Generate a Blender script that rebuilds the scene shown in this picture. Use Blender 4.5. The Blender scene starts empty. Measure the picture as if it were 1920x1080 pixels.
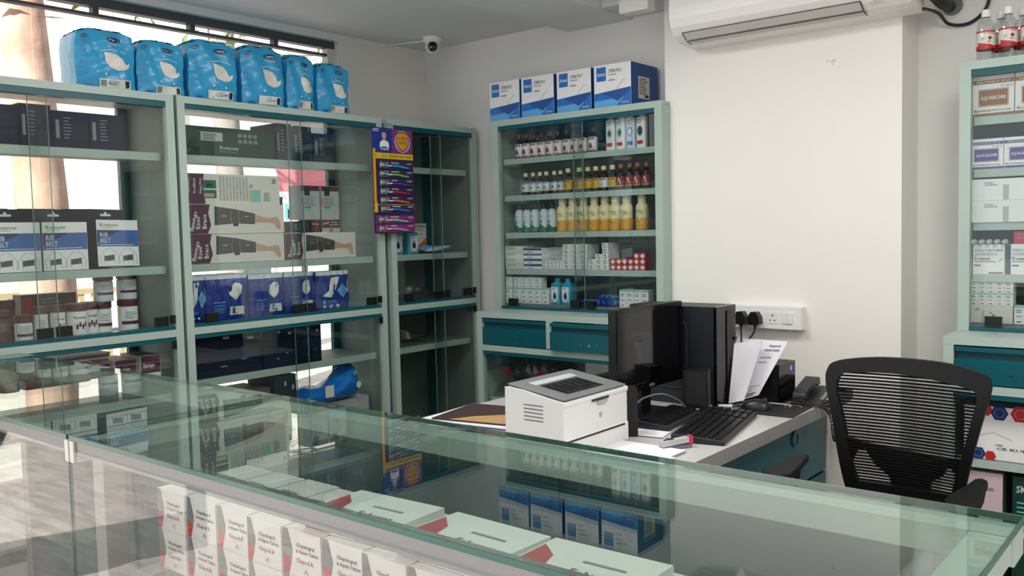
import bpy, math, random
from mathutils import Vector, Matrix
random.seed(7)
S = bpy.context.scene
COL = S.collection
# ---------------------------------------------------------------- camera
YAW, PITCH, ROLL, FPX, CAMH = math.radians(39.484), math.radians(-3.619), math.radians(-1.311), 1670.5, 1.40
def cam_axes():
    f = Vector((-math.sin(YAW)*math.cos(PITCH), math.cos(YAW)*math.cos(PITCH), math.sin(PITCH)))
    r = Vector((math.cos(YAW), math.sin(YAW), 0)); u = r.cross(f)
    cr, sr = math.cos(ROLL), math.sin(ROLL)
    return cr*r+sr*u, -sr*r+cr*u, f
_r, _u, _f = cam_axes()
cd = bpy.data.cameras.new('camera'); cam = bpy.data.objects.new('camera', cd); COL.objects.link(cam)
cam.matrix_world = Matrix(((_r.x, _u.x, -_f.x, 0), (_r.y, _u.y, -_f.y, 0), (_r.z, _u.z, -_f.z, CAMH), (0, 0, 0, 1)))
cd.sensor_width = 36; cd.lens = FPX/1920*36; cd.clip_start = .02; cd.clip_end = 200
S.camera = cam
# ---------------------------------------------------------------- world, sun, exposure
W = bpy.data.worlds.new('sky'); S.world = W; W.use_nodes = True
W.node_tree.nodes['Background'].inputs[0].default_value = (.86, .93, 1.0, 1)
W.node_tree.nodes['Background'].inputs[1].default_value = 1.3
sd = bpy.data.lights.new('sun', 'SUN'); sun = bpy.data.objects.new('sun', sd); COL.objects.link(sun)
sd.energy = 15.0; sd.angle = math.radians(.6); sd.color = (1, .96, .9)
sun.rotation_euler = Vector((-.30, .80, -.53)).to_track_quat('-Z', 'Y').to_euler()
S.view_settings.view_transform = 'Standard'; S.view_settings.look = 'None'
S.view_settings.exposure = 0.0; S.view_settings.gamma = 1.0; S.view_settings.use_curve_mapping = False
S.cycles.transparent_max_bounces = 32; S.cycles.max_bounces = 10; S.cycles.glossy_bounces = 5
S.cycles.sample_clamp_indirect = 6.0; S.cycles.caustics_reflective = False; S.cycles.caustics_refractive = False
# ---------------------------------------------------------------- materials
def lin(h):
    h = h.lstrip('#'); c = [int(h[i:i+2], 16)/255 for i in (0, 2, 4)]
    return tuple(x/12.92 if x <= .04045 else ((x+.055)/1.055)**2.4 for x in c)+(1,)
MATS = {}
def mat(key, col='#888888', rough=.5, metal=0., var=.0, scale=8., bump=0., bscale=60., spec=.5, emit=None, emits=0., coat=0.):
    if key in MATS: return MATS[key]
    m = bpy.data.materials.new(key); m.use_nodes = True; nt = m.node_tree; p = nt.nodes['Principled BSDF']
    c = lin(col); p.inputs['Base Color'].default_value = c
    p.inputs['Roughness'].default_value = rough; p.inputs['Metallic'].default_value = metal
    p.inputs['Specular IOR Level'].default_value = spec
    if coat: p.inputs['Coat Weight'].default_value = coat
    if emit: p.inputs['Emission Color'].default_value = lin(emit); p.inputs['Emission Strength'].default_value = emits
    if var or bump:
        tc = nt.nodes.new('ShaderNodeTexCoord')
        if var:
            n = nt.nodes.new('ShaderNodeTexNoise'); n.inputs['Scale'].default_value = scale; n.inputs['Detail'].default_value = 4
            nt.links.new(tc.outputs['Object'], n.inputs['Vector'])
            r = nt.nodes.new('ShaderNodeValToRGB')
            r.color_ramp.elements[0].position = .3; r.color_ramp.elements[1].position = .7
            r.color_ramp.elements[0].color = tuple(x*(1-var) for x in c[:3])+(1,)
            r.color_ramp.elements[1].color = tuple(min(1, x*(1+var*.6)) for x in c[:3])+(1,)
            nt.links.new(n.outputs['Fac'], r.inputs['Fac']); nt.links.new(r.outputs['Color'], p.inputs['Base Color'])
        if bump:
            n2 = nt.nodes.new('ShaderNodeTexNoise'); n2.inputs['Scale'].default_value = bscale; n2.inputs['Detail'].default_value = 3
            nt.links.new(tc.outputs['Object'], n2.inputs['Vector'])
            b = nt.nodes.new('ShaderNodeBump'); b.inputs['Strength'].default_value = bump; b.inputs['Distance'].default_value = .01
            nt.links.new(n2.outputs['Fac'], b.inputs['Height']); nt.links.new(b.outputs['Normal'], p.inputs['Normal'])
    MATS[key] = m; return m
def glassmat(key, tint='#E2EEE8', rough=.0, base=.04, bump=0., bscale=30., gain=.96):
    m = bpy.data.materials.new(key); m.use_nodes = True; nt = m.node_tree
    for n in list(nt.nodes):
        if n.type != 'OUTPUT_MATERIAL': nt.nodes.remove(n)
    out = nt.nodes['Material Output']; N = nt.nodes.new
    lw = N('ShaderNodeLayerWeight'); lw.inputs['Blend'].default_value = .5
    pw = N('ShaderNodeMath'); pw.operation = 'POWER'; pw.inputs[1].default_value = 5
    ma = N('ShaderNodeMath'); ma.operation = 'MULTIPLY_ADD'; ma.inputs[1].default_value = gain; ma.inputs[2].default_value = base
    ma.use_clamp = True
    t = N('ShaderNodeBsdfTransparent'); t.inputs[0].default_value = lin(tint)
    g = N('ShaderNodeBsdfGlossy'); g.inputs['Roughness'].default_value = rough; g.inputs[0].default_value = (1, 1, 1, 1)
    mx = N('ShaderNodeMixShader'); L = nt.links.new
    L(lw.outputs['Facing'], pw.inputs[0]); L(pw.outputs[0], ma.inputs[0]); L(ma.outputs[0], mx.inputs[0])
    L(t.outputs[0], mx.inputs[1]); L(g.outputs[0], mx.inputs[2]); L(mx.outputs[0], out.inputs[0])
    if bump:
        tc = N('ShaderNodeTexCoord'); n2 = N('ShaderNodeTexNoise'); n2.inputs['Scale'].default_value = bscale
        b = N('ShaderNodeBump'); b.inputs['Strength'].default_value = bump; b.inputs['Distance'].default_value = .01
        L(tc.outputs['Object'], n2.inputs['Vector']); L(n2.outputs['Fac'], b.inputs['Height'])
        L(b.outputs['Normal'], g.inputs['Normal']); L(b.outputs['Normal'], lw.inputs['Normal'])
    MATS[key] = m; return m
glassmat('glass', '#F6F9F8'); glassmat('top_glass', '#EFF5F2'); glassmat('window_glass', '#FBFCFC')
glassmat('clear_film', '#EDEFEE', rough=.12, base=.10, bump=.9, bscale=45)
glassmat('clear_bottle', '#EEF2F2', rough=.02, base=.08)
mat('glass_edge', '#1F5A4E', .15, spec=.7)
mat('wall', '#E9E7E2', .75, var=.025, scale=2.2, bump=.06, bscale=90)
mat('pillar_wall', '#EFECE6', .62, var=.02, scale=2.0, bump=.05, bscale=70)
mat('ceiling', '#DDE0E0', .8, var=.02, scale=1.5)
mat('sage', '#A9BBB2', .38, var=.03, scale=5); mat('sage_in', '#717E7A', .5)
mat('teal', '#00525C', .35, var=.05, scale=6); mat('teal_dark', '#063F48', .4)
mat('alu', '#83868B', .34, metal=.85); mat('alu_dark', '#5A6066', .35, metal=.7); mat('cap', '#C9C9C2', .5)
mat('black', '#0C0D0F', .38); mat('black_matte', '#111214', .6, bump=.1, bscale=300); mat('black_gloss', '#07080A', .12)
mat('charcoal', '#1B1D22', .45); mat('dgrey', '#3A3D40', .5); mat('mgrey', '#6F7274', .5); mat('lgrey', '#B4B6B6', .5)
mat('white', '#E8E8E6', .45); mat('white_gloss', '#EDEDEA', .2); mat('paper', '#E9E6EC', .7); mat('offwhite', '#DAD7CC', .6)
mat('ac_white', '#EFEDE8', .35); mat('ac_shade', '#C9C6C0', .45)
mat('laminate', '#C9C7C6', .22, var=.02, scale=4); mat('band', '#8E8C8A', .35)
mat('navy', '#131D3A', .6, var=.15, scale=9, spec=.2); mat('navy2', '#0C1830', .6, spec=.2); mat('navy_ink', '#1D2C66', .4)
mat('greybox', '#4A4F52', .6); mat('slate', '#26343E', .6, spec=.25); mat('darkgreen', '#113831', .5, spec=.25); mat('green', '#1B6B4E', .5)
mat('purple', '#54253F', .45); mat('plum', '#56242F', .5); mat('violet', '#5B3A86', .45); mat('brown', '#8C5A36', .5)
mat('amber', '#1F0F08', .12); mat('red', '#B4232D', .45); mat('crimson', '#8E1830', .45); mat('pink', '#C98A9A', .5)
mat('yellow', '#D9B01E', .45); mat('gold', '#D59B1E', .4); mat('cream', '#E3D7A8', .35); mat('orange', '#D0702A', .45)
mat('skin', '#C39A80', .6); mat('blue', '#1F6CB8', .4); mat('sky', '#5AA5DA', .4); mat('pack', '#2FA6DA', .28, var=.08, scale=5, bump=.35, bscale=26)
mat('packnavy', '#1E3A8C', .35, bump=.12, bscale=30); mat('pack_pale', '#C9D3DA', .4); mat('ink', '#20242A', .6); mat('ink_grey', '#7C8488', .6)
mat('leaf_white', '#E6E4DA', .4); mat('royal', '#18308C', .35); mat('bagblue', '#1277CF', .22, var=.1, scale=9, bump=.5, bscale=18)
mat('cyan', '#2E9BB5', .35); mat('mint', '#7CC3B8', .4); mat('lime', '#62B83A', .4); mat('magenta', '#7B2C6B', .4); mat('lilac', '#B08AC2', .4)
mat('kraft', '#B08A55', .75, var=.1, scale=30); mat('folder', '#3B2A2A', .55); mat('fuchsia', '#B82A5E', .5); mat('palepurple', '#BBAAC8', .6)
mat('chair_mesh', '#0B0C0E', .9, spec=.2); mat('chair_black', '#090A0B', .55, spec=.3); mat('led', '#2038C0', .3, emit='#3060FF', emits=2.0)
mat('screen', '#08090B', .08, spec=.6); mat('brownjar', '#5A3A2C', .4); mat('carton', '#B9B2A6', .7); mat('steel', '#9EA0A2', .25, metal=1.)
mat('bark', '#B89684', .9, var=.35, scale=5, bump=.5, bscale=14); mat('bark_grey', '#8E8680', .9, var=.3, scale=5, bump=.4, bscale=14)
mat('leafy', '#5E7A3A', .6, var=.3, scale=3); mat('building', '#E9E3D6', .8, var=.05, scale=.6); mat('windowdark', '#5A6064', .3)
mat('car_paint', '#9FB0AC', .2, metal=.4); mat('car_glass', '#304240', .05, spec=.8); mat('rubber', '#141414', .8)
mat('frame_dark', '#4B4E52', .5); mat('signred_washed', '#DB8088', .6); mat('signblue_washed', '#6FB7DA', .6); mat('fence', '#B9A27A', .7)  # sign red and blue are paled in the colour to mimic overexposed daylight
def floor_mat(key, a, b):
    m = mat(key, a, .45); nt = m.node_tree; p = nt.nodes['Principled BSDF']; N = nt.nodes.new; L = nt.links.new
    tc = N('ShaderNodeTexCoord'); mp = N('ShaderNodeMapping'); mp.inputs['Scale'].default_value = (1.2, 7, 1)
    n = N('ShaderNodeTexNoise'); n.inputs['Scale'].default_value = 3; n.inputs['Detail'].default_value = 8; n.inputs['Distortion'].default_value = .6
    r = N('ShaderNodeValToRGB'); r.color_ramp.elements[0].position = .38; r.color_ramp.elements[1].position = .62
    r.color_ramp.elements[0].color = lin(b); r.color_ramp.elements[1].color = lin(a)
    L(tc.outputs['Object'], mp.inputs[0]); L(mp.outputs[0], n.inputs['Vector']); L(n.outputs['Fac'], r.inputs['Fac']); L(r.outputs['Color'], p.inputs['Base Color'])
floor_mat('stone', '#CDC1BE', '#A89C9A'); floor_mat('paving', '#D6C9C5', '#B4A7A3')
# ---------------------------------------------------------------- glyphs (built once)
GL = {}
def make_glyphs():
    chars = ''.join(chr(c) for c in range(33, 127)); tmp = []
    def ob(s, off):
        c = bpy.data.curves.new('g', 'FONT'); c.body = s; c.size = 1; c.resolution_u = 1; c.offset = off; c.fill_mode = 'FRONT'
        o = bpy.data.objects.new('g', c); COL.objects.link(o); tmp.append(o); return o
    obs = {c: (ob(c, .012), ob('I'+c+'I', 0)) for c in chars}; ref = ob('II', 0)
    dg = bpy.context.evaluated_depsgraph_get(); dg.update()
    def ext(o):
        e = o.evaluated_get(dg); m = e.to_mesh(); vs = [(v.co.x, v.co.y) for v in m.vertices]; fs = [tuple(p.vertices) for p in m.polygons]; e.to_mesh_clear(); return vs, fs
    rv = ext(ref)[0]; rw = max(v[0] for v in rv)-min(v[0] for v in rv)
    for c, (a, b) in obs.items():
        vs, fs = ext(a); bv = ext(b)[0]; GL[c] = (vs, fs, max(v[0] for v in bv)-min(v[0] for v in bv)-rw)
    for o in tmp:
        d = o.data; bpy.data.objects.remove(o); bpy.data.curves.remove(d)
make_glyphs()
# ---------------------------------------------------------------- mesh builder
X3, Y3, Z3 = Vector((1, 0, 0)), Vector((0, 1, 0)), Vector((0, 0, 1))
class MB:
    def __init__(s): s.v = []; s.f = []; s.m = []; s.keys = []; s.sm = []; s.plane(); s.warp = None; s.cut = 5
    def k(s, key):
        if key not in s.keys: s.keys.append(key)
        return s.keys.index(key)
    def add(s, vs, fs, key, smooth=False):
        b = len(s.v); i = s.k(key)
        for p in vs:
            p = Vector(p)
            s.v.append(s.warp(p) if s.warp else p)
        for f in fs: s.f.append(tuple(b+j for j in f)); s.m.append(i); s.sm.append(smooth)
    def box(s, x0, x1, y0, y1, z0, z1, key, top=None, front=None, side=None, back=None, bottom=None):
        vs = [(x0, y0, z0), (x1, y0, z0), (x1, y1, z0), (x0, y1, z0), (x0, y0, z1), (x1, y0, z1), (x1, y1, z1), (x0, y1, z1)]
        for f, kk in (((0, 1, 5, 4), front), ((1, 2, 6, 5), side), ((2, 3, 7, 6), back), ((3, 0, 4, 7), side), ((4, 5, 6, 7), top), ((3, 2, 1, 0), bottom)):
            s.add([vs[i] for i in f], [(0, 1, 2, 3)], kk or key)
        return s
    def tbox(s, o, ax, ay, az, key):    # box from corner o and three edge vectors
        o, ax, ay, az = map(Vector, (o, ax, ay, az))
        vs = [o, o+ax, o+ax+ay, o+ay, o+az, o+ax+az, o+ax+ay+az, o+ay+az]
        s.add(vs, [(0, 1, 5, 4), (1, 2, 6, 5), (2, 3, 7, 6), (3, 0, 4, 7), (4, 5, 6, 7), (3, 2, 1, 0)], key); return s
    def rbox(s, x0, x1, y0, y1, z0, z1, r, key, n=3, axis='z'):   # rounded in plan (axis z) with vertical sides
        pts = []
        for cx, cy, a0 in ((x1-r, y1-r, 0), (x0+r, y1-r, 90), (x0+r, y0+r, 180), (x1-r, y0+r, 270)):
            for i in range(n+1):
                a = math.radians(a0+90*i/n); pts.append((cx+r*math.cos(a), cy+r*math.sin(a)))
        return s.prism(pts, z0, z1, key)
    def prism(s, pts, z0, z1, key, axis='z', side=None):
        n = len(pts)
        mp = {'z': lambda a, b, c: (a, b, c), 'x': lambda a, b, c: (c, a, b), 'y': lambda a, b, c: (a, c, b)}[axis]
        s.add([mp(a, b, z0) for a, b in pts]+[mp(a, b, z1) for a, b in pts], [tuple(range(n))[::-1], tuple(range(n, 2*n))], key)
        s.add([mp(a, b, z0) for a, b in pts]+[mp(a, b, z1) for a, b in pts], [(i, (i+1) % n, n+(i+1) % n, n+i) for i in range(n)], side or key)
        return s
    def lathe(s, prof, n=16, c=(0, 0, 0), keys='white', smooth=True, sy=1.):
        for j in range(len(prof)-1):
            kk = keys if isinstance(keys, str) else keys[j]
            (r0, z0), (r1, z1) = prof[j], prof[j+1]
            vs = []
            for i in range(n):
                a = 2*math.pi*i/n; ca, sa = math.cos(a), math.sin(a)*sy
                vs += [(c[0]+r0*ca, c[1]+r0*sa, c[2]+z0), (c[0]+r1*ca, c[1]+r1*sa, c[2]+z1)]
            s.add(vs, [(2*i, 2*((i+1) % n), 2*((i+1) % n)+1, 2*i+1) for i in range(n)], kk, smooth)
        return s
    def tube(s, path, r, key, n=8, closed=False, caps=True):
        path = [Vector(p) for p in path]; rs = r if isinstance(r, (list, tuple)) else [r]*len(path)
        vs = []; up = Vector((0, 0, 1)); prev = None
        for i, p in enumerate(path):
            a = path[max(0, i-1)]; b = path[min(len(path)-1, i+1)]; t = (b-a).normalized()
            if prev is None:
                prev = up if abs(t.dot(up)) < .9 else Vector((1, 0, 0))
            nrm = (prev-t*prev.dot(t)).normalized(); prev = nrm; bi = t.cross(nrm)
            for j in range(n):
                q = 2*math.pi*j/n; vs.append(p+nrm*(rs[i]*math.cos(q))+bi*(rs[i]*math.sin(q)))
        fs = [(i*n+j, i*n+(j+1) % n, (i+1)*n+(j+1) % n, (i+1)*n+j) for i in range(len(path)-1) for j in range(n)]
        s.add(vs, fs, key, True)
        if caps:
            s.add(vs[:n], [tuple(range(n))[::-1]], key); s.add(vs[-n:], [tuple(range(n))], key)
        return s
    # flat print on a plane
    def plane(s, o=(0, -.0006, 0), u=X3, v=Z3): s.o, s.pu, s.pv = Vector(o), Vector(u), Vector(v); s.lift = 0; return s
    def at(s, a, b):
        return s.o+s.pu*a+s.pv*b+s.pu.cross(s.pv)*s.lift
    def poly(s, pts, key):
        if s.warp:
            def cut(P, ax, c, keep):
                out = []
                for i, p in enumerate(P):
                    q = P[(i+1) % len(P)]; a, b = (p[ax]-c)*keep, (q[ax]-c)*keep
                    if a >= 0: out.append(p)
                    if a*b < 0: t = a/(a-b); out.append((p[0]+(q[0]-p[0])*t, p[1]+(q[1]-p[1])*t))
                return out
            xs = [p[0] for p in pts]; zs = [p[1] for p in pts]; n = s.cut
            for i in range(n):
                x0 = min(xs)+(max(xs)-min(xs))*i/n; x1 = min(xs)+(max(xs)-min(xs))*(i+1)/n
                A_ = cut(cut(pts, 0, x0, 1), 0, x1, -1)
                if len(A_) < 3: continue
                for j in range(n):
                    z0 = min(zs)+(max(zs)-min(zs))*j/n; z1 = min(zs)+(max(zs)-min(zs))*(j+1)/n
                    B_ = cut(cut(A_, 1, z0, 1), 1, z1, -1)
                    if len(B_) > 2: s.add([s.at(a, b) for a, b in B_], [tuple(range(len(B_)))], key)
        else: s.add([s.at(a, b) for a, b in pts], [tuple(range(len(pts)))], key)
        s.lift += .00008; return s
    def rect(s, x, z, w, h, key, nx=1):
        if s.warp and nx < 5: nx = 5
        for i in range(nx): 
            xa = x+w*i/nx; s.add([s.at(xa, z), s.at(xa+w/nx, z), s.at(xa+w/nx, z+h), s.at(xa, z+h)], [(0, 1, 2, 3)], key)
        s.lift += .00008; return s
    def disc(s, x, z, r, key, n=16, rz=None):
        return s.poly([(x+r*math.cos(2*math.pi*i/n), z+(rz or r)*math.sin(2*math.pi*i/n)) for i in range(n)], key)
    def line(s, pts, w, key):
        for (a, b), (c, d) in zip(pts, pts[1:]):
            L = math.hypot(c-a, d-b) or 1; nx, nz = -(d-b)/L*w/2, (c-a)/L*w/2
            s.add([s.at(a+nx, b+nz), s.at(a-nx, b-nz), s.at(c-nx, d-nz), s.at(c+nx, d+nz)], [(0, 1, 2, 3)], key)
        s.lift += .00008; return s
    def txt(s, t, x, z, h, key, al='l', w=None, rot=0, slant=0):
        sc = h/.73; tw = sum(GL[c][2] if c in GL else .28 for c in t)*sc; sx = 1.
        if w: sx = w/tw; tw = w
        cx = {'l': 0, 'c': -tw/2, 'r': -tw}[al]; ca, sa = math.cos(rot), math.sin(rot)
        for c in t:
            if c not in GL: cx += .28*sc*sx; continue
            vs, fs, adv = GL[c]; pts = []
            for a, b in vs:
                pa, pb = cx+(a+slant*b)*sc*sx, b*sc
                pts.append(s.at(x+pa*ca-pb*sa, z+pa*sa+pb*ca))
            s.add(pts, fs, key); cx += adv*sc*sx
        s.lift += .00008; return s
    def lines(s, x, z, w, n, dz, h, key, jit=.35):
        for i in range(n): s.rect(x, z-i*dz, w*(1-jit*random.random()), h, key); s.lift -= .00008
        s.lift += .00008; return s
    def mesh(s, name, flip=False):
        me = bpy.data.meshes.new(name); me.from_pydata([tuple(v) for v in s.v], [], s.f)
        for kk in s.keys: me.materials.append(MATS[kk])
        me.polygons.foreach_set('material_index', s.m); me.polygons.foreach_set('use_smooth', s.sm); me.update(); return me
def obj(name, data, parent=None):
    me = data.mesh(name) if isinstance(data, MB) else data
    o = bpy.data.objects.new(name, me); COL.objects.link(o)
    if parent: o.parent = parent
    return o
def tag(o, label, cat, group=None):
    o['label'] = label; o['category'] = cat
    if group: o['group'] = group
    return o
def thing(name, label, cat, loc=(0, 0, 0), rz=0, group=None, rot=None):
    o = bpy.data.objects.new(name, None); COL.objects.link(o); o.empty_display_size = .05
    o.location = loc; o.rotation_euler = rot or (0, 0, rz); return tag(o, label, cat, group)
def struct(name, data): o = obj(name, data); o['kind'] = 'structure'; return o
CACHE = {}
def inst(key, build, name, label, cat, loc, rz=0, group=None, rot=None, scale=None):
    """build() -> [(part, MB, [(subpart, MB)...])...]; a single entry makes the mesh itself the thing"""
    if key not in CACHE:
        CACHE[key] = [(p[0], p[1].mesh(p[0]), [(q[0], q[1].mesh(q[0])) for q in (p[2] if len(p) > 2 else [])]) for p in build()]
    parts = CACHE[key]
    if len(parts) == 1 and not parts[0][2]:
        o = obj(name, parts[0][1]); o.location = loc; o.rotation_euler = rot or (0, 0, rz); tag(o, label, cat, group)
    else:
        o = thing(name, label, cat, loc, rz, group, rot)
        for pn, me, subs in parts:
            c = obj(pn, me, o)
            for sn, sm in subs: obj(sn, sm, c)
    if scale: o.scale = scale
    return o
ORD = ['first', 'second', 'third', 'fourth', 'fifth', 'sixth', 'seventh', 'eighth', 'ninth', 'tenth', 'eleventh', 'twelfth', 'thirteenth', 'fourteenth']
def nth(i, n): return 'leftmost' if i == 0 else 'rightmost' if i == n-1 else ORD[i]+' from left'
R90 = math.pi/2
def bevel(o, w=.004, seg=2):
    m = o.modifiers.new('bevel', 'BEVEL'); m.width = w; m.segments = seg; m.limit_method = 'ANGLE'; m.angle_limit = math.radians(40); return o
# ================================================================ the room
CZ = 2.43; WX = -3.62; BY = 3.66
struct('floor', MB().box(WX-.1, 2.3, -2.3, BY+.1, -.08, 0, 'stone'))
struct('ceiling', MB().box(WX-.1, 2.3, -2.3, BY+.1, CZ, CZ+.12, 'ceiling'))
struct('wall_back', MB().box(WX-.1, 2.3, BY, BY+.1, 0, CZ, 'wall'))
struct('wall_right', MB().box(2.2, 2.3, -2.2, BY, 0, CZ, 'wall'))
w = MB(); w.box(WX-.1, 2.3, -2.3, -2.2, 2.36, CZ, 'wall'); w.box(WX-.1, WX+.12, -2.3, -2.2, 0, 2.36, 'wall'); w.box(2.08, 2.3, -2.3, -2.2, 0, 2.36, 'wall')
struct('wall_front', w)     # open shopfront behind the viewer
struct('sun_shading_block', MB().box(WX-.1, 2.3, -2.3, BY+.1, CZ+.121, 9, 'building'))  # unseen mass above the ceiling, added to shade the ground by the window
w = MB()
w.box(WX-.1, WX, -2.2, BY, 2.395, CZ, 'wall')
w.box(WX-.1, WX, 3.035, BY, 0, 2.395, 'wall')
w.box(WX-.1, WX, .70, .78, 0, 2.395, 'wall')
w.box(WX-.1, WX, -2.2, -.66, 0, 2.395, 'wall')
w.box(WX-.1, WX, .78, 3.035, 0, .16, 'wall')
struct('wall_left', w)
wp = struct('wall_pillar', MB().box(-1.957, -.979, 3.45, BY, 0, CZ, 'pillar_wall'))
m = MB().plane((-1.237, 3.4492, 2.02)); m.line([(-.018, .006), (-.006, .0), (.012, .002), (.018, .006)], .0022, 'mgrey'); m.line([(.012, .002), (.006, -.014)], .0016, 'mgrey'); m.line([(-.012, .003), (.0, -.003), (.012, -.0005)], .003, 'white'); obj('paint_chip', m, wp)
struct('trim_1', MB().box(-2.615, -2.245, -2.2, BY, 2.38, CZ, 'ceiling'))
t = MB(); t.box(-2.245, -1.957, 3.40, BY, 2.388, CZ, 'ceiling'); t.box(-2.09, -1.95, 3.30, 3.36, 2.318, CZ, 'wall'); struct('trim_2', t)
# window: frame, bars and three panes
wf = MB()
wf.box(WX-.075, WX-.03, .78, 3.035, 2.357, 2.395, 'frame_dark'); wf.box(WX-.07, WX-.035, .78, 3.035, 2.318, 2.330, 'frame_dark')
wf.box(WX-.075, WX-.03, 2.99, 3.035, .16, 2.357, 'offwhite'); wf.box(WX-.075, WX-.03, .78, .82, .16, 2.357, 'frame_dark'); wf.box(WX-.075, WX-.03, .78, 3.035, .16, .21, 'frame_dark')
win = struct('window_1', wf)
for y in (1.37, 1.80, 2.235, 2.68): obj('glazing_bar', MB().box(WX-.07, WX-.035, y-.012, y+.012, 2.33, 2.357, 'frame_dark'), win)
for y0, y1 in ((.82, 1.55), (1.55, 2.28), (2.28, 2.99)): obj('pane', MB().box(WX-.056, WX-.050, y0+.001, y1-.001, .21, 2.318, 'window_glass'), win)
df = MB(); df.box(WX-.09, WX-.01, .655, .70, 0, 2.395, 'alu_dark'); df.box(WX-.09, WX-.01, -.66, -.615, 0, 2.395, 'alu_dark'); df.box(WX-.09, WX-.01, -.615, .655, 2.34, 2.395, 'alu_dark')
struct('door_1', df)
# ---------------------------------------------------------------- ceiling lamps (out of frame, they cast the soft shadows on the walls)
def ceiling_lamp(x, y, label, watt):
    t = thing('ceiling_light', label, 'ceiling light', (x, y, CZ), 0, 'square ceiling lights')
    f = MB()
    for a, b, c, d in ((-.31, .31, -.31, -.29), (-.31, .31, .29, .31), (-.31, -.29, -.29, .29), (.29, .31, -.29, .29)): f.box(a, b, c, d, -.018, -.0005, 'white')
    obj('light_frame', f, t)
    obj('diffuser', MB().box(-.289, .289, -.289, .289, -.010, -.004, 'lamp'), t)
    ld = bpy.data.lights.new('lamp_light', 'AREA'); ld.shape = 'SQUARE'; ld.size = .56; ld.energy = watt; ld.color = (1, .99, .965) if x > -1.9 else (.96, .985, 1)
    lo = bpy.data.objects.new('lamp_light', ld); COL.objects.link(lo); lo.parent = t; lo.location = (0, 0, -.022)
mat('lamp', '#FFFFFF', .5, emit='#FFF6EA', emits=3.0)
for x, y, l, wv in ((-2.0, 2.05, 'square ceiling light above the printer desk', 17), (-.25, 2.2, 'square ceiling light above the mesh chair', 17), (-1.5, .2, 'square ceiling light in front of the glass counters', 9), (.9, .6, 'square ceiling light nearest the right wall', 15)):
    ceiling_lamp(x, y, l, wv)
# ---------------------------------------------------------------- outdoors
g = MB(); g.box(-45, WX-.1, -30, 40, -.10, -.02, 'paving'); struct('ground', g)
struct('canopy', MB().box(-4.5, WX-.1, -3, 7, 2.62, 2.74, 'building'))
b = thing('building', 'pale plastered building across the street', 'building', (-15, 0, 0))
obj('facade', MB().box(-4, 0, -8, 26, -.02, 9, 'building'), b)
for y, z in ((4.0, 3.2), (7.6, 3.2), (11.2, 3.2), (15, 3.2), (4.0, .7), (9.4, .5), (15, .5)):
    f = obj('window', MB().box(-.02, .05, y, y+1.3, z, z+1.5, 'white'), b)
    obj('pane', MB().box(.045, .06, y+.08, y+1.22, z+.08, z+1.42, 'windowdark'), f)
def tree(x, y, r, h, key, label, lean, crown):
    t = thing('tree', label, 'tree', (x, y, -.02)); m = MB(); path = []; rs = []
    for i in range(13):
        q = i/12; path.append((lean*q+.03*math.sin(5*q), .05*math.sin(4*q+1), h*q)); rs.append(r*(1.12-.35*q+.05*math.sin(9*q)))
    m.tube(path, rs, key, 14); obj('trunk', m, t)
    br = MB(); lv = MB(); rnd = random.Random(int(h*100))
    for i in range(crown):
        a = rnd.random()*6.28; z = h*(.55+.45*rnd.random()); L = .6+.9*rnd.random()
        p0 = Vector((lean*z/h, 0, z)); p1 = p0+Vector((math.cos(a)*L, math.sin(a)*L, .25*L)); br.tube([p0, (p0+p1)/2+Vector((0, 0, .08)), p1], [.035, .02, .008], key, 6)
        for k in range(26):
            c = p0.lerp(p1, .35+.65*rnd.random())+Vector((rnd.gauss(0, .13), rnd.gauss(0, .13), rnd.gauss(-.05, .13)))
            d = Vector((rnd.gauss(0, 1), rnd.gauss(0, 1), rnd.gauss(-.6, .6))).normalized()*.09; s_ = d.cross(Vector((rnd.random(), rnd.random(), 1))).normalized()*.022
            lv.add([c-d, c+s_, c+d, c-s_], [(0, 1, 2, 3)], 'leafy')
    obj('branches', br, t); f = obj('foliage', lv, t); f['kind'] = 'stuff'
tree(-6.0, 2.50, .155, 5.2, 'bark', 'thick pinkish mottled tree trunk outside the left window', -.1, 9)
tree(-9.0, 5.80, .16, 5.0, 'bark_grey', 'slim grey tree seen through the middle cabinet', .2, 12)
sg = thing('street_sign', 'red and white roadside sign behind the middle cabinet', 'sign', (-9.6, 7.35, 0))
obj('post', MB().box(-.03, .03, -.03, .03, 0, 1.6, 'mgrey'), sg)
bd = obj('board', MB().box(-.03, .03, -.42, .42, 1.45, 2.35, 'white'), sg)
m = MB().plane((.0308, -.40, 0), Y3, Z3); m.rect(0, 1.98, .8, .36, 'signred_washed'); m.txt('MA', .08, 1.62, .22, 'signblue_washed', w=.5); obj('lettering', m, bd)
fn = thing('fence', 'low tan railing of upright slats beyond the window', 'fence', (-8.2, 3.0, 0))
obj('rail', MB().box(-.02, .02, 0, 2.6, .92, .97, 'fence'), fn)
sl = MB().box(-.012, .012, 0, .05, 0, .92, 'fence').mesh('slat')
for i in range(22): o = obj('slat', sl, fn); o.location = (0, .02+i*.12, 0)
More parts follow.
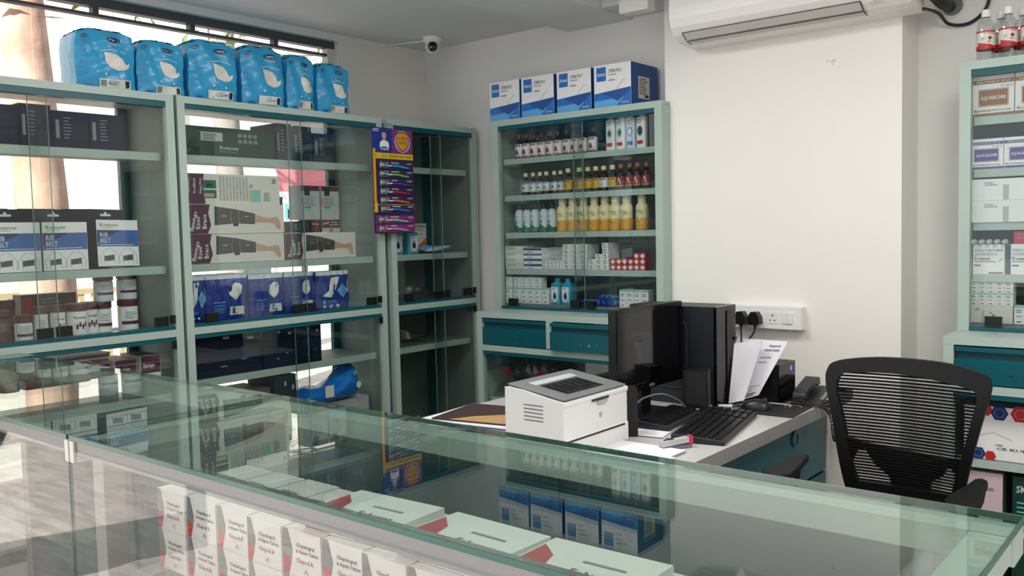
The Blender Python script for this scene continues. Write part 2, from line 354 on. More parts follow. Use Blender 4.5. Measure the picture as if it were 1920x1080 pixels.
def car():
    t = thing('car', 'parked silver green car outside the left window', 'car', (-7.0, .75, -.02))
    pr = [(-2.0, .30), (-2.0, .72), (-1.75, .86), (-1.1, .92), (-.55, 1.38), (.55, 1.42), (1.15, .98), (1.85, .84), (2.05, .66), (2.05, .30)]
    m = MB(); m.prism(pr, -.82, .82, 'car_paint', axis='x'); bevel(obj('body', m, t), .06, 3)
    for s_ in (-1, 1):
        g = MB(); q = [(-.98, .95), (-.52, 1.31), (.48, 1.34), (.98, .98)]; xx = .825*s_
        g.add([(xx, a, b) for a, b in q], [(0, 1, 2, 3)], 'car_glass'); obj('side_window', g, t)
    g = MB(); g.add([(-.72, .60, 1.405), (.72, .60, 1.405), (.76, 1.14, 1.0), (-.76, 1.14, 1.0)], [(0, 1, 2, 3)], 'car_glass')
    for v in g.v: v.y += .012; v.z += .012
    obj('windscreen', g, t)
    wh = MB(); wh.lathe([(0, -.1), (.3, -.1), (.31, -.07), (.31, .07), (.3, .1), (.19, .1), (.18, .085), (0, .085)], 20, keys=['rubber']*4+['rubber', 'steel', 'steel'])
    me = wh.mesh('wheel')
    for s_ in (-1, 1):
        for y in (-1.25, 1.3):
            o = obj('wheel', me, t); o.location = (.78*s_, y, .31); o.rotation_euler = (0, R90*s_, 0)
    for s_ in (-.55, .55): obj('headlight', MB().box(s_-.18, s_+.18, 2.0, 2.065, .58, .70, 'white_gloss'), t)
car()
mat('pane_edge', '#6E8F86', .2)
# ================================================================ cabinets
def clip_mesh(): 
    return MB().box(-.026, .026, -.004, .012, -.002, .034, 'black').mesh('door_clip')
CLIP = clip_mesh()
def doors(t, W, z0, z1, y0, clips=True, split=.53, lap=.06):
    xs = ((.032, W*split+lap/2, y0), (W*split-lap/2, W-.032, y0+.012))
    for i, (a, b, y) in enumerate(xs):
        m = MB(); m.box(a, b, y, y+.005, z0, z1, 'glass')
        g = obj('glass_door', m, t)
        ed = MB(); xx = b if i == 0 else a; ed.box(xx-.0007, xx+.0007, y-.0004, y+.0054, z0, z1, 'pane_edge'); obj('pane_edge', ed, g)
        if clips:
            for cx in (a+.08, b-.05): c = obj('door_clip', CLIP, g); c.location = (cx, y-.008, z0+.004)
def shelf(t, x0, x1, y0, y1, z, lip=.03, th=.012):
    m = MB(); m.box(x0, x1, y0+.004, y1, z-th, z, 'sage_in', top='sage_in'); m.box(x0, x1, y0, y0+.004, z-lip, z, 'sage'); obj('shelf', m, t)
def tall_cabinet(label, y, Wd, back=False, D=.38, lower_clips=False):
    t = thing('display_cabinet', label, 'cabinet', (-3.2, y, 0), R90, 'tall glass display cabinets')
    for x in (0, Wd-.032): bevel(obj('stile', MB().box(x, x+.032, 0, .032, .0, 1.955, 'sage'), t), .003)
    bevel(obj('top_rail', MB().box(.032, Wd-.032, 0, .032, 1.928, 1.955, 'sage'), t), .003)
    obj('top_panel', MB().box(.002, Wd-.002, .033, D, 1.938, 1.953, 'sage'), t)
    obj('track', MB().box(.033, Wd-.033, .004, .046, 1.906, 1.9275, 'teal'), t)
    bevel(obj('middle_rail', MB().box(.032, Wd-.032, 0, .032, 1.022, 1.050, 'sage'), t), .003)
    obj('track', MB().box(.033, Wd-.033, .004, .046, 1.0505, 1.064, 'teal'), t)
    obj('track', MB().box(.033, Wd-.033, .004, .046, 1.004, 1.0215, 'teal'), t)
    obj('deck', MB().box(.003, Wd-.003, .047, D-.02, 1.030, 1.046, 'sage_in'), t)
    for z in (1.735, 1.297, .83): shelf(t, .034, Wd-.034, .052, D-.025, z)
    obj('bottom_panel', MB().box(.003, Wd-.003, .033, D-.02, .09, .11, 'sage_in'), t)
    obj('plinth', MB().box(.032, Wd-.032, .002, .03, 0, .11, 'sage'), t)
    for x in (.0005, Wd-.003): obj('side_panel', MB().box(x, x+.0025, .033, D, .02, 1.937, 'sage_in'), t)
    for x in (.004, Wd-.042): obj('back_post', MB().box(x, x+.038, D-.024, D, .02, 1.937, 'teal'), t)
    if back: obj('back_panel', MB().box(.003, Wd-.003, D-.001, D+.003, .02, 1.937, 'sage_in'), t)
    doors(t, Wd, 1.0645, 1.9055, .010); doors(t, Wd, .111, 1.0035, .010, clips=lower_clips)
    for z in (1.075, .975): obj('lock', MB().box(Wd-.052, Wd-.034, -.004, .008, z, z+.032, 'black'), t)
    return t
tall_cabinet('tall sage steel cabinet holding white and blue boxes and jars, at far left', .80, 1.06)
tall_cabinet('tall sage steel cabinet in the middle holding long knee support boxes and blue packs', 1.874, 1.058)
tall_cabinet('narrow sage steel corner cabinet behind the hanging toothbrush card', 2.975, .638, back=True)
def wall_cabinet(label, x, yb, yu, Wd, drawers, pulled=None, b0=0):
    """shelving above, drawers and glass doors below; front of the base at yb, of the shelving at yu"""
    t = thing('shelving_cabinet', label, 'cabinet', (x, yu, 0), 0, 'shelving cabinets with teal drawers')
    f = yb-yu; D = BY-.012-yu
    for xx in (0, Wd-.036): bevel(obj('stile', MB().box(xx, xx+.036, 0, .032, 1.021, 1.945, 'sage'), t), .003)
    bevel(obj('top_rail', MB().box(.036, Wd-.036, 0, .032, 1.916, 1.945, 'sage'), t), .003)
    obj('top_panel', MB().box(.001, Wd-.001, .033, D, 1.930, 1.944, 'sage'), t)
    obj('track', MB().box(.037, Wd-.037, .004, .04, 1.897, 1.9155, 'teal'), t)
    obj('track', MB().box(.037, Wd-.037, .0, .04, 1.0215, 1.034, 'teal'), t)
    obj('deck', MB().box(.003, Wd-.003, .041, D, 1.0215, 1.045, 'sage_in'), t)
    for z in (1.757, 1.577, 1.394, 1.214): shelf(t, .037, Wd-.037, .045, D-.004, z, lip=.027)
    for xx in (.0005, Wd-.003): obj('side_panel', MB().box(xx, xx+.0025, .033, D, 1.0215, 1.929, 'sage'), t)
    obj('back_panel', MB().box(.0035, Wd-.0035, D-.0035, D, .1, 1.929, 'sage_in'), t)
    doors(t, Wd, 1.0345, 1.8965, .008)
    # base
    bevel(obj('ledge', MB().box(b0, Wd, f, D, .993, 1.0205, 'sage'), t), .004)
    for xx in (b0, Wd-.032): bevel(obj('base_stile', MB().box(xx, xx+.032, f, f+.03, 0, .9925, 'sage'), t), .003)
    n = len(drawers)
    for i, (a, b) in enumerate(drawers):
        dy = -.028 if pulled == i else 0
        dr = thing_part('drawer', t)
        m = MB(); y = f+.004+dy
        m.box(a, b, y, y+.018, .866, .948, 'teal'); m.box(a, b, y+.012, y+.03, .948, .972, 'teal_dark'); m.box(a, b, y, y+.03, .972, .988, 'teal')
        m.box(a+.006, b-.006, y+.031, y+.34, .87, .875, 'teal_dark')
        for xx in (a+.006, b-.009): m.box(xx, xx+.003, y+.031, y+.34, .875, .965, 'teal_dark')
        bevel(set_mesh(dr, m), .0025)
        kx = (a+b)/2
        obj('keyhole', MB().prism([(kx+.007*math.cos(q*.785), .898+.007*math.sin(q*.785)) for q in range(8)], y-.003, y-.0005, 'steel', axis='y'), dr)
        for sx in (-.04, .04): obj('screw', MB().box(kx+sx-.003, kx+sx+.003, y-.002, y-.0005, .897, .903, 'steel'), dr)
        if i < n-1: obj('divider', MB().box(b+.003, drawers[i+1][0]-.003, f, f+.03, .8665, .9925, 'sage'), t)
    obj('drawer_rail', MB().box(b0+.032, Wd-.032, f, f+.03, .835, .862, 'sage'), t)
    obj('track', MB().box(b0+.033, Wd-.033, f+.003, f+.04, .818, .8345, 'teal'), t)
    shelf(t, b0+.034, Wd-.034, f+.05, D-.004, .605, lip=.027); shelf(t, b0+.034, Wd-.034, f+.05, D-.004, .12)
    obj('plinth', MB().box(b0+.032, Wd-.032, f+.002, f+.03, 0, .1, 'sage'), t)
    for xx in (b0+.0005, Wd-.003): obj('base_side', MB().box(xx, xx+.0025, f+.031, D, .0, .9925, 'sage'), t)
    return t, f
def thing_part(name, parent):
    o = bpy.data.objects.new(name, bpy.data.meshes.new(name)); COL.objects.link(o); o.parent = parent; return o
def set_mesh(o, mb):
    o.data = mb.mesh(o.name.split('.')[0]); return o
XD = -2.888; td, fd = wall_cabinet('wide sage shelving cabinet beside the white pillar, packed with syrup bottles', XD, 3.19, 3.375, .955, ((.066, .450), (.492, .92)), pulled=1, b0=.035)
m = MB(); 
XE = -.772; te, fe = wall_cabinet('sage shelving cabinet at the right edge holding injection cartons', XE, 3.194, 3.385, .93, ((.036, .45), (.484, .894)))
for t_, f_, Wd in ((td, fd, .955),):
    for a, b, y in ((.068, .5, f_+.008), (.47, Wd-.033, f_+.02)): obj('glass_door', MB().box(a, b, y, y+.005, .12, .8175, 'glass'), t_)
# ================================================================ glass counters
CT = 1.032
def counter(label, x0, x1, y0=.757, y1=1.243, rpost=True):
    L = x1-x0; D = y1-y0
    t = thing('glass_counter', label, 'counter', (x0, y0, 0), 0, 'glass display counters')
    m = MB(); m.box(0, L, 0, D, CT-.010, CT, 'top_glass'); gt = obj('glass_top', m, t)
    e = MB(); e.box(.002, L-.002, D-.0005, D+.0015, CT-.0095, CT-.001, 'glass_edge'); e.box(.002, L-.002, -.0015, .0005, CT-.0095, CT-.001, 'glass_edge')
    for x in (0, L): e.box(x-.0015, x+.0005, 0, D, CT-.0095, CT-.001, 'glass_edge')
    obj('glass_edge', e, gt)
    bevel(obj('front_rail', MB().box(.016, L-.016, .004, .032, .994, CT-.011, 'alu'), t), .003)
    bevel(obj('back_rail', MB().box(.0, L, D-.062, D-.004, .985, CT-.011, 'sage'), t), .003)
    for x in (.003, L-.048): bevel(obj('end_rail', MB().box(x, x+.045, .034, D-.064, .99, CT-.011, 'sage'), t), .003)
    for x in (0, L-.015): bevel(obj('end_cap', MB().box(x, x+.015, .0, .03, .978, CT-.012, 'cap'), t), .004)
    for x in (.078, L-.118):
        for y in (.006, D-.046):
            if x > .2 and not rpost: continue
            bevel(obj('post', MB().box(x, x+.040, y, y+.040, 0, .993 if y < .1 else .984, 'alu'), t), .003)
    for x in ((.080, L-.120) if rpost else (.080,)): obj('shelf_bracket', MB().box(x+.008, x+.030, .05, D-.05, .752, .764, 'sage'), t)
    obj('glass_shelf', MB().box(.12, L-.12, .05, D-.05, .765, .771, 'glass'), t)
    obj('front_glass', MB().prism([(.0005, .13), (L-.0005, .13), (L-.0005, .977), (L-.0155, .977), (L-.0155, 1.002), (.0155, 1.002), (.0155, .977), (.0005, .977)], -.0008, .0032, 'glass', axis='y'), t)
    for x in ((.096, L-.1) if rpost else (.096,)): obj('end_glass', MB().box(x, x+.005, .047, D-.047, .13, .989, 'glass'), t)
    for a, b, y in ((.12, L*.54, D-.03), (L*.46, L-.12, D-.02)): obj('sliding_door', MB().box(a, b, y, y+.005, .13, .984, 'teal_dark'), t)
    obj('bottom_deck', MB().box(.08, L-.08, .05, D-.05, .10, .128, 'teal_dark'), t)
    obj('kick_panel', MB().box(.12, L-.12, .02, .035, .0, .128, 'teal_dark'), t)
    return t
counter('glass topped display counter at left, ending against the tall cabinet', -3.168, -1.737, rpost=False)
counter('glass topped display counter with white medicine cartons stacked inside', -1.730, -.205)
# ================================================================ goods
def bx(w, h, d, key, deco=None, **kw):
    """carton body with its front at y=0; deco(mb) draws the print on the front"""
    def build():
        m = MB(); m.box(-w/2, w/2, 0, d, 0, h, key, **kw)
        if not deco: return [('box', m)]
        p = MB(); deco(p, w, h); 
        if deco.__name__ == 'merge': m2 = m; return [('box', m2)]
        return [('carton_body', m), ('print', p)]
    return build
def bx1(w, h, d, key, deco, **kw):     # small carton: print belongs to the one mesh
    def build():
        m = MB(); m.box(-w/2, w/2, 0, d, 0, h, key, **kw); m.plane(); deco(m, w, h); return [('carton', m)]
    return build
XS = -3.262      # front of the goods in the tall cabinets
def A(y0, y1): return (y0+y1)/2, y1-y0
# ---- tall cabinet at the left: dark cartons on the top shelf
def deco_dark(m, w, h):
    m.rect(-w*.42, h*.25, w*.1, h*.5, 'ink_grey'); m.lines(-w*.2, h*.8, w*.22, 7, h*.09, h*.03, 'ink_grey')
    for i, t in enumerate(('SPORT', 'ELBOW', 'BACK')): m.txt(t, w*.12, h*(.66-.2*i), h*.13, 'slate', w=w*.3)
rows = [(1.02, 1.165, .135), (1.17, 1.315, .135), (1.32, 1.425, .145), (1.43, 1.555, .13), (1.56, 1.69, .13)]
for i, (a, b, h) in enumerate(rows):
    c, wd = A(a, b)
    inst('dark%d' % i, bx(wd, h, .20, 'navy', deco_dark), 'support_box', nth(i, 5)+' of five dark navy cartons on the top shelf of left cabinet', 'box', (XS, c, 1.7355), R90, 'dark navy cartons')
# ---- rib belts
def deco_rib(m, w, h):
    m.rect(-w/2+.001, h*.78, w-.002, h*.21, 'white'); m.rect(-w/2+.001, h*.42, w-.002, h*.36, 'blue_rib')
    m.poly([(-w/2+.001, h*.78), (-w/2+.001, h*.52), (w*.10, h*.78)], 'navy_ink'); m.rect(-w/2+.001, 0.001, w-.002, h*.42, 'white')
    m.txt('Romsons', -w*.43, h*.86, h*.075, 'ink', w=w*.44, slant=.2); m.rect(-w*.40, h*.825, w*.3, h*.012, 'ink_grey')
    m.txt('RIB', -w*.43, h*.63, h*.1, 'pack_pale', w=w*.2); m.txt('BELT', -w*.43, h*.51, h*.1, 'pack_pale', w=w*.26); m.rect(-w*.43, h*.455, w*.8, h*.015, 'pack_pale')
    for cx in (-.23, .22):
        m.line([((cx-.2)*w, h*.04), ((cx-.22)*w, h*.2), ((cx-.12)*w, h*.34), ((cx-.03)*w, h*.39)], .0014, 'ink_grey'); m.line([((cx+.2)*w, h*.04), ((cx+.23)*w, h*.2), ((cx+.12)*w, h*.34), ((cx+.03)*w, h*.39)], .0014, 'ink_grey')
        m.line([((cx-.13)*w, h*.05), ((cx-.12)*w, h*.26)], .0012, 'ink_grey'); m.line([((cx+.13)*w, h*.05), ((cx+.12)*w, h*.26)], .0012, 'ink_grey')
        m.poly([((cx-.115)*w, h*.11), ((cx+.115)*w, h*.13), ((cx+.12)*w, h*.25), ((cx-.12)*w, h*.22)], 'greybox'); m.rect((cx-.02)*w, h*.12, w*.035, h*.11, 'dgrey')
mat('blue_rib', '#2F5F9E', .45)
def rib():
    w, h, d = .158, .172, .09
    m = MB(); m.box(-w/2, w/2, 0, d, 0, h, 'navy', front='white'); p = MB(); deco_rib(p, w, h)
    tb = MB(); tb.box(-w/2+.01, w/2-.01, d-.004, d-.002, h, h+.048, 'navy2')
    hl = MB(); hl.plane((0, d-.0046, 0)); hl.poly([(-.02, h+.03), (-.006, h+.03), (-.004, h+.038), (.004, h+.038), (.006, h+.03), (.02, h+.03), (.02, h+.022), (-.02, h+.022)], 'white')
    return [('carton_body', m), ('print', p), ('hang_tab', tb, [('hang_hole', hl)])]
ribs = [(1.125, 0), (1.288, 0), (1.452, 0), (1.618, 0)]
for i, (c, _) in enumerate(ribs):
    last = i == 3
    inst('rib', rib, 'rib_belt_box', nth(i, 4)+' of the four front white and blue rib belt boxes'+(', leaning back' if last else ''), 'box', (XS+(.012 if last else 0), c+(.022 if last else 0), 1.3055 if last else 1.2985), 0, 'rib belt boxes', rot=(math.radians(-3.5 if last else 0), math.radians(1.2 if last else 0), R90))
def ribdark():
    m = MB(); m.box(-.079, .079, 0, .085, 0, .178, 'navy2', top='navy'); t = MB(); t.box(-.066, .066, .08, .083, .178, .226, 'navy2'); return [('carton_body', m), ('hang_tab', t)]
for i, c in enumerate((1.11, 1.275, 1.44, 1.60)):
    inst('ribd', ribdark, 'rib_belt_box', nth(i, 4)+' of the dark topped boxes behind the rib belt row', 'box', (XS-.115, c, 1.2985), R90, 'dark boxes behind the rib belts')
# ---- supplement jars
def jar(r, h, lid, body='white', deco=0):
    def build():
        b = MB(); b.lathe([(0, 0), (r*.94, 0), (r*.96, .004), (r*.96, h-lid-.004), (r*.8, h-lid)], 18, keys=body)
        l = MB(); l.lathe([(r*.9, h-lid), (r, h-lid+.001), (r, h-.004), (r*.95, h), (0, h)], 18, keys='plum')
        p = MB(); 
        def cw(q): 
            a = q.x/(r*.965); return Vector((r*.968*math.sin(a), -r*.968*math.cos(a)-(.0004+q.y*0), q.z))
        p.warp = cw; p.plane((0, 0, 0))
        if deco == 0:
            p.txt('Protein', -r*.7, h*.58, h*.07, 'plum', w=r*1.3)
            for i in range(4): p.rect(-r*.5+i*r*.28, h*.28+(i % 2)*.008, r*.2, h*.14, 'plum')
        else: p.rect(-r*1.1, h*.25, r*2.2, h*.1, 'plum', 6); p.lines(-r*.7, h*.6, r*1.2, 4, h*.06, h*.02, 'ink_grey')
        return [('jar_body', b), ('lid', l), ('print', p)]
    return build
JB = 'jar with purple lid on the lower shelf of left cabinet'
jars = [(1.145, .037, .11, 0, .05, 'white', 'squat white'), (1.235, .034, .125, .012, .0, 'brownjar', 'brown'), (1.315, .03, .10, 0, .04, 'white', 'short white'), (1.295, .034, .15, -.10, .0, 'brownjar', 'tall brown rear'),
        (1.375, .024, .125, 0, .0, 'white', 'slim white'), (1.425, .026, .128, .02, .0, 'white', 'slender white'), (1.492, .036, .128, .022, .0, 'white', 'large white printed'), (1.552, .032, .128, -.012, .0, 'white', 'plain white'),
        (1.612, .033, .125, -.03, .0, 'white', 'white swoosh'), (1.706, .038, .128, -.02, .0, 'white', 'wide white rightmost')]
for i, (c, r, h, dx, _, body, nm) in enumerate(jars):
    inst('jar%d' % i, jar(r, h, .026, body, 0 if i in (0, 5, 6, 7) else 1), 'supplement_jar', '%s %s' % (nm, JB), 'jar', (XS-.052+dx, c, 1.047), R90, 'purple lidded jars')
for c, r, nm in ((1.615, .036, 'white jar stacked on another under the rib belt shelf, left one'), (1.706, .0375, 'white jar stacked on another under the rib belt shelf, right one')):
    inst('jars%d' % int(c*1000), jar(r, .100, .022, 'pack_pale', 1), 'supplement_jar', nm, 'jar', (XS-.072, c, 1.1755 if c > 1.65 else 1.1725), R90, 'purple lidded jars')
def deco_plumbox(m, w, h): m.rect(-w/2+.001, h*.1, w*.18, h*.8, 'red'); m.lines(-w*.15, h*.75, w*.45, 4, h*.16, h*.05, 'ink_grey')
inst('plumbox', bx(.20, .085, .07, 'plum', deco_plumbox, top='white'), 'supplement_box', 'long dark purple carton lying behind the jars', 'box', (XS-.20, 1.47, 1.123), R90)
inst('plumbox2', bx(.19, .075, .09, 'purple', None), 'supplement_box', 'plain dark carton hidden under the long purple carton', 'box', (XS-.19, 1.47, 1.0475), R90)
# ---- lower shelf, left cabinet
def deco_low(m, w, h): m.rect(-w/2+.001, h*.45, w-.002, h*.54, 'purple'); m.txt('flamingo', -w*.4, h*.62, h*.14, 'white', w=w*.6, slant=.2); m.rect(-w*.1, h*.1, w*.2, h*.22, 'greybox')
for i, (c, wd, h) in enumerate(((1.42, .10, .115), (1.545, .095, .115), (1.65, .085, .12), (1.75, .08, .125))):
    inst('low%d' % i, bx(wd, h, .16, 'white', deco_low, top='purple'), 'support_box', nth(i, 4)+' of four purple topped cartons low in left cabinet', 'box', (XS, c, .831), R90, 'purple topped cartons')
def sheets():
    m = MB()
    for i in range(4): m.box(-.11+.012*i, .10+.008*i, .01*i, .14+.004*i, .007*i, .0065+.007*i, ('purple', 'white', 'plum', 'white')[i])
    return [('flat_pack', m)]
inst('sheets', sheets, 'flat_carton_pile', 'folded flat purple and white cartons lying on purple topped boxes', 'box', (XS-.03, 1.50, .952), R90)
# ---- middle cabinet, top shelf
def deco_green(m, w, h):
    m.rect(-w*.28, h*.52, w*.22, h*.3, 'lgrey'); m.lines(-w*.26, h*.74, w*.18, 4, h*.06, h*.025, 'ink')
    for i in range(4):
        for j in range(2): m.rect(w*(.10+.055*i), h*(.5+.2*j), w*.04, h*.13, 'ink_grey')
    m.txt('Romsons', -w*.1, h*.25, h*.13, 'pack_pale', w=w*.2, slant=.2); m.rect(-w*.1, h*.16, w*.18, h*.025, 'ink_grey')
inst('greenbox', bx(.455, .118, .20, 'darkgreen', deco_green, top='slate'), 'instrument_box', 'wide dark green carton on the top shelf of the middle cabinet', 'box', (XS, 2.135, 1.7355), R90)
for i, (c, wd, h) in enumerate(((2.42, .08, .16), (2.52, .10, .155), (2.64, .12, .13))):
    inst('dk%d' % i, bx(wd, h, .19, 'slate', deco_dark, side='navy2'), 'support_box', nth(i, 3)+' of three dark cartons right of the wide green carton', 'box', (XS-.01, c, 1.7355), R90, 'dark cartons on the middle top shelf')
# ---- knee braces
def leg(m, x, z, w, h, flip=1):
    P = lambda pts, k: m.poly([(x+a*w, z+b*h) for a, b in pts], k)
    P([(0, .30), (.30, .36), (.62, .37), (.80, .37), (.89, .32), (.935, .14), (.98, .08), (1.0, .14), (.995, .34), (.965, .54), (.92, .58), (.80, .52), (.62, .64), (.30, .84), (0, .9)], 'skin')
    P([(-.04, .28), (.26, .34), (.58, .31), (.585, .70), (.28, .86), (-.03, .96)], 'dgrey')
    for a in (.22, .34): m.line([(x+a*w, z+.34*h), (x+(a-.015)*w, z+.6*h), (x+a*w, z+.82*h)], .0022, 'orange')
    m.rect(x+.24*w, z+.24*h, w*.08, h*.1, 'ink'); m.rect(x+.06*w, z+.6*h, w*.08, h*.03, 'lgrey'); m.rect(x+.42*w, z+.58*h, w*.06, h*.03, 'lgrey')
def knee(w, h, d):
    def build():
        b = MB(); b.box(-w/2, w/2, 0, d, 0, h, 'kneewhite', side='purple'); p = MB(); q = w*.24
        p.poly([(-w/2+.001, .001), (-w/2+q*.86, .001), (-w/2+q, h*.3), (-w/2+q*.9, h*.7), (-w/2+q*.98, h-.001), (-w/2+.001, h-.001)], 'purple')
        p.txt('Knee', -w/2+q*.56, h*.16, .021, 'white', w=h*.42, rot=R90); p.txt('Brace', -w/2+q*.82, h*.16, .021, 'white', w=h*.5, rot=R90); p.txt('flamingo', -w/2+q*.28, h*.08, .018, 'white', w=h*.7, rot=math.radians(75))
        leg(p, -w/2+q*1.25, h*.02, w*.66, h*.95)
        return [('carton_body', b), ('print', p)]
    return build
mat('kneewhite', '#D9D6CC', .5)
def kneeback():
    w, h, d = .462, .124, .12; b = MB(); b.box(-w/2, w/2, 0, d, 0, h, 'kneewhite', side='purple'); p = MB(); q = w*.22
    p.poly([(-w/2+.001, .001), (-w/2+q, .001), (-w/2+q*.9, h*.6), (-w/2+q*.96, h-.001), (-w/2+.001, h-.001)], 'purple')
    for i, t in enumerate(('Genouillere', 'Rodillera', 'Faixa Para')): p.txt(t, -w/2+q*(.3+.27*i), h*.35, .011, 'white', w=h*.5, rot=R90)
    p.rect(-w*.30, h*.2, w*.13, h*.27, 'green'); p.rect(-w*.29, h*.24, w*.1, h*.12, 'skin'); p.rect(-w*.30, h*.52, w*.13, h*.27, 'green'); p.rect(-w*.27, h*.56, w*.06, h*.12, 'ink')
    for i in range(9): p.lines(-w*.14+i*w*.034, h*.9, w*.026, 18, h*.045, h*.02, 'ink_grey')
    p.rect(w*.19, h*.1, w*.10, h*.4, 'mint'); p.rect(w*.17, h*.1, w*.012, h*.4, 'yellow'); p.lines(w*.17, h*.66, w*.04, 4, h*.03, h*.012, 'ink'); p.lines(w*.32, h*.4, w*.08, 7, h*.045, h*.02, 'ink_grey'); p.rect(w*.42, h*.74, w*.04, h*.16, 'ink_grey')
    return [('carton_body', b), ('print', p)]
inst('knee1', knee(.462, .120, .12), 'knee_brace_box', 'long white and plum knee support carton, bottom left of the pile of three', 'box', (XS+.004, 2.158, 1.2985), R90, 'knee support cartons')
inst('knee2', knee(.470, .120, .12), 'knee_brace_box', 'long white and plum knee support carton, middle of the pile of three', 'box', (XS+.008, 2.155, 1.419), R90, 'knee support cartons')
inst('knee3', kneeback, 'knee_brace_box', 'long carton with text and tables showing its back, top of the pile', 'box', (XS-.002, 2.148, 1.5395), R90, 'knee support cartons')
inst('knee4', knee(.40, .117, .12), 'knee_brace_box', 'single knee support carton at the right, under the small elbow boxes', 'box', (XS+.004, 2.596, 1.2985), R90, 'knee support cartons')
def deco_elbow(m, w, h):
    m.rect(-w/2+.001, h*.84, w-.002, h*.15, 'purple'); m.rect(-w*.32, h*.7, w*.3, h*.26, 'slate'); m.lines(-w*.34, h*.64, w*.7, 8, h*.035, h*.015, 'ink_grey'); m.rect(-w*.34, h*.24, w*.34, h*.14, 'mint'); m.rect(-w*.34, h*.34, w*.34, h*.03, 'green'); m.rect(-w/2+.001, h*.4, w*.12, h*.26, 'pink')
for i, c in enumerate((2.563, 2.676)):
    inst('elbow%d' % i, bx(.103, .155, .09, 'lgrey', deco_elbow), 'elbow_support_box', ('left', 'right')[i]+' of two grey printed elbow support cartons standing side by side', 'box', (XS-.025, c, 1.4755), R90, 'elbow support cartons')
def deco_spica(m, w, h): m.rect(-w/2+.001, h*.35, w-.002, h*.64, 'purple'); m.txt('flamingo', -w*.42, h*.58, h*.2, 'white', w=w*.35, slant=.2, rot=.3); m.txt('Thumb', w*.0, h*.75, h*.12, 'white', w=w*.4); m.txt('Spica Splint', -w*.08, h*.55, h*.12, 'white', w=w*.52); m.rect(-w*.1, h*.04, w*.2, h*.26, 'ink_grey')
inst('spica', bx(.105, .058, .09, 'lgrey', deco_spica), 'thumb_splint_box', 'small plum thumb splint carton under the right elbow carton', 'box', (XS-.02, 2.672, 1.4165), R90)
inst('spica2', bx(.06, .058, .09, 'plum', deco_low), 'thumb_splint_box', 'small dark plum carton under the left elbow carton', 'box', (XS-.02, 2.588, 1.4165), R90)
inst('slatebox', bx(.085, .052, .09, 'slate', deco_dark, top='pack_pale'), 'support_box', 'small slate carton left of the thumb splint carton', 'box', (XS-.02, 2.505, 1.4165), R90)
def phonebox():
    m = MB(); m.rbox(-.012, .012, 0, .06, 0, .15, .005, 'black'); m.box(-.0125, .0125, .0, .061, .15, .16, 'greybox'); return [('case', m)]
inst('slimcase', phonebox, 'slim_case', 'slim dark case standing right of the knee carton pile', 'box', (XS-.03, 2.405, 1.4165), R90)
# ---- underpads
def pad(kind, w, h, d=.11):
    def build():
        f = lambda p: -.010*(1-(2*p.x/w)**4)*(1-(2*(p.z-h/2)/h)**4)
        m = MB(); n = 10; wob = lambda a, b: .003*math.sin(17*a+5*b)+.002*math.sin(41*b+9*a)
        def wr(p): return Vector((p.x, p.y+(f(p)+wob(p.x*9, p.z*9) if p.y < .02 else 0), p.z))
        for i in range(n):
            for j in range(n):
                xa, xb, za, zb = -w/2+w*i/n, -w/2+w*(i+1)/n, h*j/n, h*(j+1)/n
                m.add([wr(Vector(q)) for q in ((xa, 0, za), (xb, 0, za), (xb, 0, zb), (xa, 0, zb))], [(0, 1, 2, 3)], 'packnavy' if zb < h*.93 else 'pack_pale', True)
        m.box(-w/2+.003, w/2-.003, .006, d, .001, h-.002, 'packnavy', top='pack_pale')
        p = MB(); p.warp = lambda q: Vector((q.x, q.y+f(q)+wob(q.x*9, q.z*9)-.0028, q.z))
        if kind == 0:
            p.poly([(w*.0, h*.58), (w*.06, h*.74), (w*.16, h*.82), (w*.28, h*.80), (w*.33, h*.74), (w*.32, h*.6), (w*.17, h*.46)], 'leaf_white')
            p.line([(-w*.1, h*.83), (w*.1, h*.88), (w*.3, h*.84)], .002, 'sky'); p.txt('Romsons', -w*.36, h*.42, h*.035, 'white', w=w*.28, slant=.2)
            p.lines(-w*.36, h*.36, w*.3, 5, h*.035, h*.012, 'sky'); p.rect(w*.02, h*.16, w*.36, h*.17, 'offwhite', 3); p.lines(w*.06, h*.29, w*.16, 5, h*.025, h*.01, 'ink')
        else:
            p.poly([(-w*.36, h*.40), (-w*.1, h*.36), (w*.06, h*.55), (w*.16, h*.86), (-w*.08, h*.84), (-w*.16, h*.52)], 'leaf_white')
            p.poly([(w*.10, h*.52), (w*.26, h*.70), (w*.42, h*.52), (w*.26, h*.33)], 'sky'); p.line([(w*.12, h*.52), (w*.26, h*.68), (w*.40, h*.52), (w*.26, h*.35), (w*.12, h*.52)], .002, 'white')
            for i in range(3): p.disc(-w*.3+w*.2*i, h*.15, w*.045, 'pack_pale', 12)
            p.disc(-w*.3, h*.26, w*.045, 'pack_pale', 12); p.lines(-w*.2, h*.27, w*.3, 2, h*.03, h*.012, 'sky'); p.rect(w*.42, h*.45, w*.03, h*.3, 'pack_pale')
        return [('wrapped_pack', m), ('print', p)]
    return build
pads = [(1.955, .10, .205, 1, 'leftmost blue pad pack with a diamond, half hidden'), (2.105, .195, .205, 0, 'wide blue pad pack with a white label, second from left'), (2.30, .175, .195, 0, 'blue pad pack with a white label in the middle'), (2.475, .160, .195, 0, 'blue pad pack with a white label, fourth from left'), (2.66, .19, .190, 1, 'rightmost blue pad pack showing a curling white pad and a diamond')]
for i, (c, w, h, k, l) in enumerate(pads): inst('pad%d' % i, pad(k, w, h), 'underpad_pack', l, 'pack', (XS-.012, c, 1.047), R90, 'royal blue pad packs')
